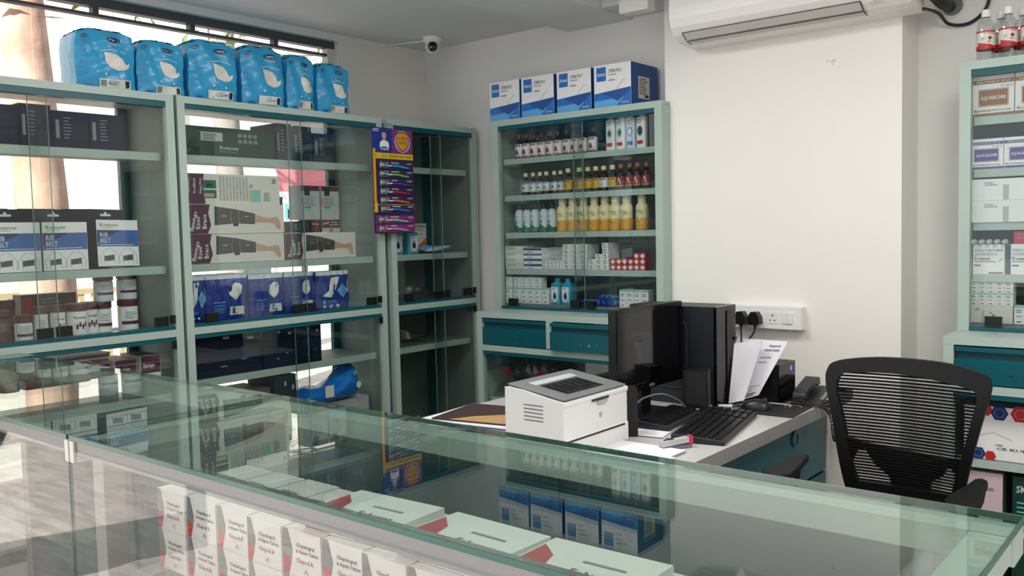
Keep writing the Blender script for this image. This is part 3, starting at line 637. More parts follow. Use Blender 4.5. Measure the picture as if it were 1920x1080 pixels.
# ---- lower shelves of the middle cabinet
def deco_navy(m, w, h):
    m.rect(-w*.05, h*.86, w*.09, h*.06, 'lgrey'); m.rect(w*.3, h*.80, w*.09, h*.06, 'lgrey'); m.txt('Romsons', -w*.42, h*.55, h*.06, 'slate', w=w*.2); m.rect(-w*.1, h*.2, w*.1, h*.035, 'ink_grey'); m.rect(w*.2, h*.32, w*.08, h*.03, 'ink_grey')
for i, (c, w, h) in enumerate(((2.085, .335, .175), (2.345, .165, .172), (2.505, .14, .17))):
    inst('nv%d' % i, bx(w, h, .2, 'navy2', deco_navy), 'supply_box', nth(i, 3)+' of three dark navy cartons under the blue pad packs', 'box', (XS, c, .831), R90, 'dark navy supply cartons')
def deco_gr(m, w, h): m.line([(-w*.4, h*.55), (-w*.36, h*.68), (w*.36, h*.68), (w*.4, h*.55), (w*.36, h*.42), (-w*.36, h*.42), (-w*.4, h*.55)], .004, 'ink'); m.txt('Romsons', -w*.3, h*.5, h*.1, 'ink', w=w*.6, slant=.2)
inst('gr1', bx(.30, .30, .2, 'greybox', deco_gr), 'supply_box', 'grey carton with an outlined logo low in the middle cabinet', 'box', (XS, 2.14, .4505), R90)
inst('gr2', bx(.115, .34, .2, 'slate', deco_navy), 'supply_box', 'dark narrow carton beside the outlined logo carton', 'box', (XS, 2.37, .4505), R90)
inst('gr0', bx(.50, .33, .22, 'greybox', None), 'supply_box', 'plain grey carton at the very bottom of the middle cabinet', 'box', (XS, 2.21, .1155), R90)
def bluebag():
    m = MB(); nu, nv = 16, 14; vs = []
    for i in range(nu+1):
        u = i/nu; cx = -.19+.38*u; hh = .06+.105*u**1.5+.012*math.sin(9*u); dd = .085*(1-.5*abs(2*u-1)**6)
        for j in range(nv):
            a = 2*math.pi*j/nv; k = 1 if 0 < i < nu else .35
            vs.append((cx+.006*math.sin(5*a+7*u), dd*k*math.cos(a)+.006*math.sin(13*u+3*a), hh/2*(1+k*math.sin(a))+.006*math.sin(11*u+4*a)*(1 if math.sin(a) > -.5 else 0)))
    m.add(vs, [(i*nv+j, i*nv+(j+1) % nv, (i+1)*nv+(j+1) % nv, (i+1)*nv+j) for i in range(nu) for j in range(nv)]+[tuple(range(nv)), tuple(range(nu*nv, nu*nv+nv))], 'bagblue', True)
    p = MB(); p.plane((0, -.088, 0)); p.rect(-.05, .035, .05, .055, 'leaf_white'); p.disc(.15, .07, .016, 'leaf_white'); p.disc(.13, .13, .012, 'sky')
    return [('bag', m), ('print', p)]
inst('bluebag', bluebag, 'diaper_bag', 'bright blue plastic bag lying on a stack low in the middle cabinet', 'bag', (XS-.07, 2.625, .6215), R90)
inst('bagbox', bx(.40, .505, .2, 'lgrey', None), 'supply_box', 'pale carton under the bright blue bag', 'box', (XS-.03, 2.675, .1155), R90)
# ---- corner cabinet
def mouthwash(w=.075, h=.135):
    def build():
        m = MB(); r = .014
        m.rbox(-w/2, w/2, 0, .05, 0, h*.80, r, 'cyan'); m.lathe([(.024, h*.80), (.020, h*.86), (.012, h*.88)], 12, (0, .025, 0), 'cyan')
        c = MB(); c.lathe([(.014, h*.88), (.0145, h), (0, h)], 12, (0, .025, 0), 'cyan')
        p = MB(); p.rect(-w*.36, h*.1, w*.72, h*.58, 'white'); p.poly([(0, h*.52), (w*.17, h*.34), (w*.15, h*.24), (0, h*.2), (-w*.15, h*.24), (-w*.17, h*.34)], 'royal'); p.lines(-w*.3, h*.63, w*.5, 2, h*.035, h*.015, 'ink'); p.rect(-w*.3, h*.13, w*.12, h*.04, 'ink'); p.rect(w*.16, h*.13, w*.12, h*.04, 'ink')
        return [('bottle_body', m), ('cap', c), ('label', p)]
    return build
inst('mw', mouthwash(), 'mouthwash_bottle', 'left blue mouthwash bottle in the corner cabinet, partly hidden by the card', 'bottle', (XS, 3.075, 1.2985), R90, 'blue mouthwash bottles')
inst('mw', mouthwash(), 'mouthwash_bottle', 'right blue mouthwash bottle in the corner cabinet, in front of the vitamin box', 'bottle', (XS+.01, 3.175, 1.2985), R90, 'blue mouthwash bottles')
def deco_vit(m, w, h):
    m.rect(-w*.48, h*.84, w*.96, h*.13, 'lgrey'); m.txt('B-COMPLEX FORTE WITH', -w*.46, h*.87, h*.06, 'ink', w=w*.9); m.txt('VITAMIN C CAPSULES', -w*.46, h*.76, h*.055, 'ink', w=w*.8); m.txt('ZEVIT CAPSULES', -w*.3, h*.62, h*.055, 'ink_grey', w=w*.7)
    pts = [(-w*.35, .001)]+[(-w*.35+w*.85*i/8, h*(.05+.5*(i/8)**2)) for i in range(9)]+[(w*.5, .001)]; m.poly(pts, 'orange'); m.disc(-w*.38, h*.35, w*.08, 'ink', 12)
inst('vit', bx(.20, .155, .06, 'offwhite', deco_vit), 'vitamin_box', 'white and orange vitamin capsule carton in the corner cabinet', 'box', (XS-.08, 3.255, 1.2985), R90)
def pouch():
    m = MB(); n = 14; vs = []
    for i in range(n+1):
        u = i/n; k = (1-abs(2*u-1)**3)
        for j in range(8):
            a = 2*math.pi*j/8; vs.append((-.12+.24*u, .034*math.cos(a)*(.4+.6*k), .022+.02*(.25+.75*k)*math.sin(a)+.003*math.sin(9*u)))
    m.add(vs, [(i*8+j, i*8+(j+1) % 8, (i+1)*8+(j+1) % 8, (i+1)*8+j) for i in range(n) for j in range(8)], 'sky', True); p = MB(); p.plane((0, -.035, 0)); p.poly([(-.11, .012), (-.03, .01), (.10, .036), (-.05, .032)], 'white'); return [('pouch_body', m), ('print', p)]
inst('pouch', pouch, 'wipes_pouch', 'flat blue and white pouch lying before the vitamin box', 'pouch', (XS-.030, 3.36, 1.298), R90)
def amberb(w=.022, h=.12, lab='white', band='ink_grey', cap='white', lh=(.12, .56)):
    def build():
        m = MB(); m.lathe([(0, 0), (w*.92, 0), (w, .003), (w, h*.60), (w*.82, h*.70), (w*.40, h*.80), (w*.40, h*.86)], 14, keys='amber')
        c = MB(); c.lathe([(w*.44, h*.85), (w*.52, h*.855), (w*.52, h*.99), (w*.44, h), (0, h)], 12, keys=cap)
        l = MB(); a, b = lh; l.lathe([(w*1.012, h*a), (w*1.012, h*(a+.12)), (w*1.012, h*(b-.10)), (w*1.012, h*b)], 14, keys=[band, lab, band])
        return [('bottle_body', m), ('cap', c), ('label', l)]
    return build
inst('amber_c', amberb(.028, .135), 'medicine_bottle', 'single dark bottle with white label on the top shelf of the corner cabinet', 'bottle', (XS-.03, 3.175, 1.7355), R90)
inst('cbox', bx(.12, .17, .16, 'slate', deco_dark), 'supply_box', 'dark grey carton beside the single bottle in the corner cabinet', 'box', (XS-.10, 3.10, 1.7355), R90)
def crumple(w, d, h, seed, n=12):
    def build():
        r = random.Random(seed); m = MB(); vs = []
        hm = [[r.random() for _ in range(n+1)] for _ in range(n+1)]
        for i in range(n+1):
            for j in range(n+1):
                e = min(i, n-i, j, n-j)/(n/2); k = min(1, 1.6*e)
                vs.append((-w/2+w*i/n+r.gauss(0, w*.012), -d/2+d*j/n+r.gauss(0, d*.012), .002+h*k*(.35+.65*hm[i][j])))
        m.add(vs, [(i*(n+1)+j, (i+1)*(n+1)+j, (i+1)*(n+1)+j+1, i*(n+1)+j+1) for i in range(n) for j in range(n)], 'clear_film')
        return [('film', m)]
    return build
inst('bagc1', crumple(.32, .18, .085, 1), 'plastic_bag', 'crumpled clear plastic bag on the shelf above the corner cabinet rail', 'bag', (XS-.10, 3.27, 1.047), R90)
inst('bagc2', crumple(.24, .16, .08, 2), 'plastic_bag', 'small crumpled clear bag on the lower shelf of the corner cabinet', 'bag', (XS-.10, 3.17, .831), R90)
inst('bagc3', crumple(.42, .2, .36, 3), 'plastic_bag', 'tall heap of clear plastic at the bottom of the corner cabinet', 'bag', (XS-.12, 3.28, .1115), R90)
# ---- hanging card of toothbrushes
def brushcard():
    t = thing('toothbrush_card', 'hanging purple card of toothbrushes between middle and corner cabinets', 'toothbrush display', (-3.165, 2.968, 1.405), R90)
    w, h = .262, .50
    cb = obj('backing_card', MB().box(-w/2, w/2, 0, .003, 0, h, 'cardpurple'), t)
    p = MB(); p.rect(-w/2+.001, h-.115, w*.48, .112, 'royal'); p.rect(-w*.02, h-.115, w*.52-.001, .112, 'magenta'); p.disc(w*.24, h-.06, .054, 'lilac')
    p.poly([(w*.24-.042, h-.022), (w*.24, h-.012), (w*.24+.042, h-.022), (w*.24+.04, h-.07), (w*.24+.022, h-.096), (w*.24, h-.108), (w*.24-.022, h-.096), (w*.24-.04, h-.07)], 'ink')
    p.poly([(w*.24-.038, h-.025), (w*.24, h-.016), (w*.24+.038, h-.025), (w*.24+.036, h-.07), (w*.24+.02, h-.092), (w*.24, h-.103), (w*.24-.02, h-.092), (w*.24-.036, h-.07)], 'gold')
    p.txt('BACTERIA', w*.24, h-.05, .014, 'ink', 'c', w=.06); p.txt('FIGHTER', w*.24, h-.071, .014, 'ink', 'c', w=.052)
    p.poly([(-.085, h-.092), (-.082, h-.068), (-.066, h-.058), (-.046, h-.058), (-.028, h-.068), (-.024, h-.092)], 'white'); p.disc(-.056, h-.036, .014, 'skin', 14, .020); p.poly([(-.071, h-.034), (-.070, h-.016), (-.056, h-.008), (-.042, h-.016), (-.041, h-.034), (-.046, h-.022), (-.066, h-.022)], 'ink')
    p.disc(-.055, h-.1, .033, 'royal', 16, .012); p.txt('Oral-B', -.055, h-.105, .014, 'white', 'c', w=.054); p.lines(-w*.48, h-.01, .04, 2, .008, .003, 'white')
    p.rect(-w/2+.001, h-.146, w-.002, .028, 'yellow'); p.txt('6', -w*.46, h-.14, .016, 'ink'); p.txt('+ 2', -w*.28, h-.14, .015, 'ink', w=.03); p.txt('FREE DROP 4-IN-1 ALIGN', -w*.1, h-.138, .012, 'ink', w=w*.55)
    p.rect(-w/2+.001, .150, .016, .25, 'gold'); p.rect(-w/2+.001, .100, w-.002, .048, 'yellow'); p.txt('2', -w*.42, .112, .022, 'ink'); p.txt('FREE', -w*.1, .112, .022, 'ink', w=.06); p.lines(w*.2, .126, .06, 2, .011, .004, 'ink'); p.rect(-w*.33, .12, .04, .004, 'ink')
    obj('print', p, cb)
    cols = ['cyan', 'lime', 'violet', 'red', 'orange', 'blue']; zs = [h-.176-.0415*i for i in range(6)]
    for i, (z, c) in enumerate(list(zip(zs, cols))+[(.066, 'mint'), (.024, 'lilac')]):
        b = MB(); x0, x1 = -w/2+(.022 if i < 6 else .008), w/2-.004; b.box(x0, x1, -.004, -.0005, z-.019, z+.019, 'cardpurple' if i < 6 else 'magenta'); pk = obj('brush_pack', b, t)
        f = MB(); hk = 'mint' if i < 6 else 'pink'
        f.rbox(x0+.018, x0+.046, -.014, -.005, z-.006, z+.008, .003, 'white'); 
        for q in range(4): f.box(x0+.019+q*.0065, x0+.024+q*.0065, -.020, -.014, z-.005, z+.007, (hk, 'white', 'green' if i < 6 else 'red', hk)[q])
        f.tube([(x0+.045, -.010, z), (x0+.075, -.009, z-.004), (x0+.09, -.009, z-.002)], .0035, 'white', 6); f.tube([(x0+.09, -.009, z-.002), (x0+.13, -.009, z-.003), (x0+.17, -.009, z-.008), (x0+.20, -.009, z-.011)], [.0055, .0058, .0055, .004], c, 8)
        obj('toothbrush', f, pk)
        bl = MB(); bl.rbox(x0+.006, x0+.056, -.024, -.0045, z-.0165, z+.0165, .008, 'clear_film'); obj('blister', bl, pk)
        l = MB(); l.plane((0, -.0046, 0)); l.disc(x0+.068, z+.009, .006, 'lilac', 10); l.lines(x0+.09, z+.010, .055, 1, .01, .004, 'pack_pale'); l.txt('Oral-B', x1-.045, z+.007, .008, 'white', w=.032); obj('print', l, pk)
    hk = MB(); hk.tube([(0, .0, h-.004), (0, -.006, h+.004), (0, .01, h+.02), (0, .04, h+.025)], .0015, 'steel', 6); obj('hook', hk, t)
mat('cardpurple', '#2E2050', .35)
brushcard()
# ================================================================ goods on the shelving cabinet beside the pillar
SH = 'of pillar cabinet'
mat('palepink', '#C9B4B8', .6)
def spot(w, n=14):
    def cw(r):
        return lambda q: Vector((r*math.sin(q.x/r), -r*math.cos(q.x/r), q.z))
    return cw
def syrup(r, h, lab, mark, cap, amber='amber', lh=(.14, .52), fig=0):
    def build():
        m = MB(); m.lathe([(0, 0), (r*.92, 0), (r, .003), (r, h*.56), (r*.84, h*.66), (r*.42, h*.77), (r*.42, h*.84)], 14, keys=amber)
        c = MB(); c.lathe([(r*.46, h*.83), (r*.56, h*.835), (r*.56, h*.98), (r*.48, h), (0, h)], 12, keys=cap)
        l = MB(); a, b = lh; l.lathe([(r*1.012, h*a), (r*1.012, h*b)], 16, keys=lab)
        l.warp = lambda q: Vector((r*1.02*math.sin(q.x/r), -r*1.02*math.cos(q.x/r), q.z)); l.plane((0, 0, 0)); d = b-a
        if fig == 0: l.rect(-r*.9, h*(a+d*.80), r*1.8, h*d*.18, mark, 4); l.poly([(-r*.45, h*(a+d*.2)), (-r*.3, h*(a+d*.5)), (0, h*(a+d*.6)), (r*.35, h*(a+d*.45)), (r*.5, h*(a+d*.2))], mark); l.rect(-r*.9, h*(a+d*.02), r*1.8, h*d*.09, mark, 4)
        elif fig == 1: l.disc(0, h*(a+d*.45), r*.4, mark, 10); l.rect(-r*.9, h*(a+d*.85), r*1.8, h*d*.12, 'green', 4); l.rect(-r*.9, h*a, r*1.8, h*d*.12, 'gold', 4)
        elif fig == 2: l.rect(-r*.9, h*(a+d*.72), r*1.8, h*d*.26, mark, 4); l.disc(0, h*(a+d*.36), r*.38, 'ink', 10); l.disc(0, h*(a+d*.36), r*.26, lab, 10)
        else: l.line([(-r*.4, h*(a+d*.25)), (0, h*(a+d*.75)), (r*.4, h*(a+d*.25))], .003, 'white'); l.disc(0, h*(a+d*.75), r*.2, 'white', 8); l.rect(-r*.9, h*a, r*1.8, h*d*.12, 'gold', 4)
        return [('bottle_body', m), ('cap', c), ('label', l)]
    return build
s1 = [-2.783, -2.739, -2.69, -2.644, -2.595, -2.545, -2.494, -2.448, -2.399, -2.345]
for i, x in enumerate(s1):
    inst('s1', syrup(.0225, .118, 'white', 'crimson', 'plum', lh=(.06, .60)), 'syrup_bottle', nth(i, 10)+' of ten red syrup bottles on top shelf '+SH, 'bottle', (x, 3.46, 1.7575), 0, 'red syrup bottles')
def tubepack(kind):
    def build():
        w, h = .048, .135; m = MB(); m.rbox(-w/2, w/2, 0, .036, 0, h, .012, 'white' if kind != 1 else 'pack_pale')
        c = MB(); c.lathe([(.012, h), (.012, h+.014), (0, h+.014)], 12, (0, .018, 0), 'white')
        p = MB(); p.disc(0, h*.55, .014, ('lgrey', 'sky', 'greybox')[kind], 14, .022); p.disc(0, h*.55, .008, ('green', 'white', 'slate')[kind], 12, .014); p.rect(-w*.3, h*.12, w*.6, h*.12, ('red', 'blue', 'red')[kind]); p.lines(-w*.3, h*.9, w*.55, 3, h*.05, h*.02, 'ink_grey')
        return [('bottle_body', m), ('cap', c), ('label', p)]
    return build
for i, (x, k, n) in enumerate(((-2.234, 0, 'white green-emblem tube bottle right of the red syrups'), (-2.180, 0, 'second white green-emblem tube bottle right of the red syrups'), (-2.127, 1, 'pale tube bottle with blue emblem'), (-2.074, 2, 'white tube bottle with grey emblem at the shelf end'))):
    inst('tp%d' % k, tubepack(k), 'lotion_bottle', n+', '+SH[3:], 'bottle', (x, 3.43, 1.7575), 0, 'white tube bottles')
s2 = [-2.746, -2.701, -2.658, -2.619, -2.571, -2.533, -2.489, -2.424, -2.376, -2.331, -2.287, -2.24, -2.194, -2.147, -2.107, -2.06]
kinds = 'gggggg'+'yyyy'+'wy'+'rrrr'
names = {'g': ('green and white', 6), 'y': ('yellow and red', 5), 'w': ('white and red', 1), 'r': ('crimson', 4)}; cnt = {}
for x, k in zip(s2, kinds):
    i = cnt.get(k, 0); cnt[k] = i+1; nm, n = names[k]
    b = {'g': syrup(.019, .108, 'pack_pale', 'green', 'cream', fig=1), 'y': syrup(.0225, .115, 'yellow', 'crimson', 'cream', fig=2), 'w': syrup(.0225, .115, 'white', 'crimson', 'cream', fig=2), 'r': syrup(.0215, .118, 'crimson', 'white', 'brown', fig=3)}[k]
    inst('s2'+k, b, 'syrup_bottle', ('single' if n == 1 else nth(i, n)+' of the')+' %s labelled syrup bottle%s, second shelf %s' % (nm, '' if n == 1 else 's', SH), 'bottle', (x, 3.46, 1.5775), 0, nm+' syrup bottles')
def gelbottle(kind):
    def build():
        if kind == 0: r, h, body, cap, art = .0235, .140, 'pack_pale', 'darkgreen', 'green'
        else: r, h, body, cap, art = .0292, .158, 'cream', 'cream', 'gold'
        m = MB(); zb = h*(.17 if kind == 0 else .34); m.lathe([(0, 0), (r*.93, 0), (r, .004), (r, zb), (r, h*.62), (r*.92, h*.70), (r*.62, h*.78), (r*.5, h*.81)], 20, keys=[art, art, art]+[body]*4)
        c = MB(); c.lathe([(r*.62, h*.80), (r*.66, h*.805), (r*.66, h*.985), (r*.58, h), (0, h)], 14, keys=cap)
        l = MB(); l.cut = 8; l.warp = lambda q: Vector((r*1.022*math.sin(q.x/r), -r*1.022*math.cos(q.x/r), q.z)); l.plane((0, 0, 0))
        if kind == 0:
            l.poly([(-r*.9, h*.03), (-r*.9, h*.2), (-r*.4, h*.30), (r*.1, h*.25), (r*.7, h*.16), (r*.9, h*.03)], art); l.disc(-r*.05, h*.36, r*.32, art, 12); l.disc(r*.1, h*.37, r*.18, 'pack_pale', 10); l.lines(-r*.6, h*.56, r*1.1, 2, h*.04, h*.014, 'ink_grey')
        else:
            l.disc(-r*.05, h*.27, r*.34, 'orange', 12); l.disc(r*.1, h*.30, r*.16, 'cream', 10)
            l.txt('Digecaine', -r*.9, h*.52, h*.05, 'ink', w=r*1.5); l.txt('Plus', r*.05, h*.45, h*.05, 'ink', w=r*.6)
        return [('bottle_body', m), ('cap', c), ('label', l)]
    return build
for i, x in enumerate([-2.791, -2.742, -2.693, -2.637, -2.589]):
    inst('gel0', gelbottle(0), 'antacid_bottle', nth(i, 5)+' of five green capped bottles on third shelf '+SH, 'bottle', (x, 3.46, 1.3945), 0, 'green capped bottles')
for i, x in enumerate([-2.528, -2.468, -2.404, -2.344, -2.286, -2.229, -2.169, -2.088]):
    inst('gel1', gelbottle(1), 'antacid_bottle', nth(i, 8)+' of front cream and golden bottles on third shelf '+SH, 'bottle', (x, 3.463, 1.3945), 0, 'cream and golden bottles')
inst('gel1', gelbottle(1), 'antacid_bottle', 'cream bottle standing behind the rightmost golden bottles', 'bottle', (-2.125, 3.535, 1.3945), 0, 'cream and golden bottles')
# fourth shelf: stacks of cartons
def dk_stripe(m, w, h): m.rect(-w/2+.0005, h*.55, w-.001, h*.4, 'navy_ink'); m.rect(-w*.3, h*.15, w*.3, h*.2, 'sky')
def dk_pale(m, w, h): m.lines(-w*.4, h*.7, w*.5, 2, h*.25, h*.08, 'ink_grey')
def dk_two(m, w, h): m.rect(-w*.35, h*.62, w*.45, h*.14, 'ink'); m.rect(-w*.35, h*.3, w*.6, h*.1, 'ink_grey'); m.rect(-w*.2, h*.1, w*.3, h*.1, 'ink')
def dk_cross(m, w, h): m.rect(-w*.36, h*.36, w*.72, h*.28, 'white'); m.rect(-w*.14, h*.12, w*.28, h*.76, 'white')
def stack(key, build, name, what, x, y, z, h, n, group, cat='box'):
    for j in range(n):
        pos = 'only' if n == 1 else 'bottom' if j == 0 else 'top' if j == n-1 else ORD[j]+' from bottom'
        inst(key, build, name, (what if n == 1 else pos+', '+what), cat, (x+random.uniform(-.0012, .0012), y+random.uniform(0, .004), z+j*(h+.0004)), 0, group)
F4 = 'on fourth shelf '+SH
stack('pl', bx1(.116, .028, .09, 'offwhite', dk_pale), 'medicine_box', 'pale flat carton at far left '+F4, -2.808, 3.43, 1.2145, .028, 4, 'pale flat cartons')
stack('st', bx1(.112, .0255, .09, 'white', dk_stripe), 'medicine_box', 'navy striped flat carton '+F4, -2.691, 3.43, 1.2145, .0255, 4, 'navy striped cartons')
stack('gy', bx1(.105, .026, .09, 'lgrey', dk_pale), 'medicine_box', 'grey flat carton behind tiny white cartons '+F4, -2.578, 3.49, 1.2145, .026, 4, 'grey flat cartons')
for i in range(5):
    stack('ty', bx1(.0215, .0205, .05, 'white', dk_two), 'medicine_box', nth(i, 5)+' column of tiny white cartons '+F4, -2.618+.0225*i, 3.43, 1.2145, .0205, 2, 'tiny white cartons')
for i, x in enumerate((-2.488, -2.440, -2.391)):
    stack('wc', bx1(.0455, .0235, .10, 'white', dk_two), 'medicine_box', nth(i, 3)+' tall white carton column '+F4, x-.006, 3.44, 1.2145, .0235, 5, 'white cartons in tall columns')
for i, (x, n) in enumerate(((-2.342, 2), (-2.300, 3))):
    stack('wd', bx1(.040, .0240, .07, 'white', dk_two), 'medicine_box', ('left', 'right')[i]+' short white carton column '+F4, x, 3.425, 1.2145, .0240, n, 'white cartons in short columns')
stack('we', bx1(.033, .0245, .09, 'white', dk_two), 'medicine_box', 'single narrow column of white cartons '+F4, -2.262, 3.42, 1.2145, .0245, 5, 'white cartons in a narrow column')
for r_, xs_ in ((0, range(6)), (1, range(6)), (2, range(4, 6))):
    for i in xs_:
        inst('rc', bx1(.0305, .0255, .05, 'red', dk_cross), 'first_aid_box', '%s red carton with white cross in %s row, fourth shelf of pillar cabinet' % (nth(i, 6), ('bottom', 'middle', 'top')[r_]), 'box', (-2.226+.0312*i, 3.43, 1.2145+r_*.0258), 0, 'red cartons with white crosses')
# bottom shelf
def dk_white(m, w, h): m.rect(-w/2+.0005, h*.9, w-.001, h*.09, 'mint'); m.lines(-w*.35, h*.75, w*.6, 2, h*.1, h*.035, 'ink'); m.rect(-w*.3, h*.4, w*.45, h*.05, 'ink_grey'); m.rect(-w*.25, h*.1, w*.4, h*.05, 'ink')
F5 = 'on bottom shelf '+SH
x5 = [-2.843, -2.789, -2.745, -2.703, -2.660, -2.613]
for i, x in enumerate(x5):
    inst('wf', bx1(.041, .077, .045, 'white', dk_white), 'medicine_box', nth(i, 6)+' upright white carton '+F5, 'box', (x, 3.425, 1.0455), 0, 'upright white cartons')
    if i < 5: inst('wg', bx1(.041, .052, .045, 'white', dk_white), 'medicine_box', nth(i, 5)+' white carton of the upper row '+F5, 'box', (x, 3.428, 1.123), 0, 'upright white cartons')
inst('mw2', mouthwash(.056, .125), 'mouthwash_bottle', 'left blue mouthwash bottle '+F5, 'bottle', (-2.557, 3.425, 1.0455), 0, 'blue mouthwash bottles')
inst('mw2', mouthwash(.056, .125), 'mouthwash_bottle', 'right blue mouthwash bottle '+F5, 'bottle', (-2.494, 3.425, 1.0455), 0, 'blue mouthwash bottles')
def roll():
    m = MB(); r = .0135
    pr = [(0, -.03), (r*.8, -.03), (r, -.027), (r, .018), (r*.8, .02), (r*.8, .03), (0, .03)]
    for j in range(len(pr)-1):
        (r0, z0), (r1, z1) = pr[j], pr[j+1]; n = 12; vs = []
        for i in range(n):
            a = 2*math.pi*i/n; vs += [(r0*math.cos(a), z0, r0*math.sin(a)+r), (r1*math.cos(a), z1, r1*math.sin(a)+r)]
        m.add(vs, [(2*i, 2*i+1, 2*((i+1) % n)+1, 2*((i+1) % n)) for i in range(n)], ('royal', 'royal', 'sky', 'sky', 'white', 'white')[j], True)
    return [('roll', m)]
rl = [(-2.405, 0), (-2.377, 0), (-2.348, 0), (-2.320, 0), (-2.291, 0), (-2.262, 0), (-2.233, 0), (-2.305, 1), (-2.276, 1), (-2.248, 1)]
for i, (x, l) in enumerate(rl):
    inst('roll', roll, 'eye_drop_bottle', ('%s small blue bottle in the lower row ' % nth(i, 7) if l == 0 else '%s small blue bottle lying on others ' % nth(i-7, 3))+F5, 'bottle', (x, 3.46, 1.0455+l*.0235), random.uniform(-.12, .12), 'small blue bottles lying down')
for i, x in enumerate((-2.172, -2.134, -2.095, -2.057)):
    inst('wh', bx1(.0365, .080, .045, 'white', dk_white), 'medicine_box', nth(i, 4)+' upright white carton at the right end '+F5, 'box', (x, 3.425, 1.0455), 0, 'upright white cartons at the right end')
# below the drawers
def clothbag():
    parts = crumple(.36, .24, .19, 11, 14)(); p = MB(); p.plane((0, -.10, 0)); p.disc(-.09, .12, .022, 'red', 10); p.disc(.12, .12, .024, 'red', 10); return parts+[('print', p)]
inst('bagd', clothbag, 'plastic_bag', 'clear plastic bag with red print behind the glass under the teal drawers', 'bag', (-2.66, 3.39, .606))
inst('bagd2', crumple(.3, .2, .12, 12), 'plastic_bag', 'second clear plastic bag under the pulled out teal drawer', 'bag', (-2.25, 3.40, .606))
# ---- cartons on top
def sterile():
    w, h, d = .192, .188, .235; b = MB(); b.box(-w/2, w/2, 0, d, 0, h, 'box_blue', front='white', top='white'); p = MB()
    p.poly([(-w/2+.001, .001), (w/2-.001, .001), (w/2-.001, h*.42), (-w/2+.001, h*.34)], 'blue'); p.poly([(-w/2+.001, .001), (w*.1, .001), (w*.3, h*.2), (-w/2+.001, h*.16)], 'sky'); p.poly([(-w*.3, h*.34), (w*.15, h*.12), (w/2-.001, h*.36), (w/2-.001, h*.42)], 'box_blue')
    p.rect(-w*.43, h*.62, w*.26, h*.33, 'blue'); p.txt('Romsons', -w*.41, h*.77, h*.055, 'white', w=w*.22, slant=.2); p.rect(-w*.41, h*.75, w*.22, h*.012, 'white')
    p.txt('STERI FLO', -w*.10, h*.80, h*.08, 'ink', w=w*.36); p.rect(-w*.10, h*.74, w*.22, h*.02, 'ink_grey'); p.rect(-w*.10, h*.61, w*.17, h*.03, 'ink_grey'); p.line([(w*.1, h*.4), (w*.24, h*.55), (w*.33, h*.62)], .003, 'lgrey'); p.txt('Sterile', w*.24, h*.06, h*.05, 'pack_pale', w=w*.2)
    s = MB(); s.plane((w/2+.0006, 0, 0), Y3, Z3); s.rect(d*.26, h*.18, d*.42, h*.52, 'offwhite'); s.lines(d*.30, h*.63, d*.32, 8, h*.05, h*.02, 'ink'); s.rect(d*.5, h*.21, d*.14, h*.06, 'ink')
    return [('carton_body', b), ('print', p), ('side_label', s)]
mat('box_blue', '#1F4E94', .45)
for i, x in enumerate((-2.815, -2.611, -2.400, -2.190)):
    inst('sterile', sterile, 'infusion_set_box', nth(i, 4)+' of four white and blue infusion cartons on top '+SH, 'box', (x, 3.392, 1.9455), math.radians((-1, .5, 0, 1)[i]), 'infusion cartons on the cabinet top')
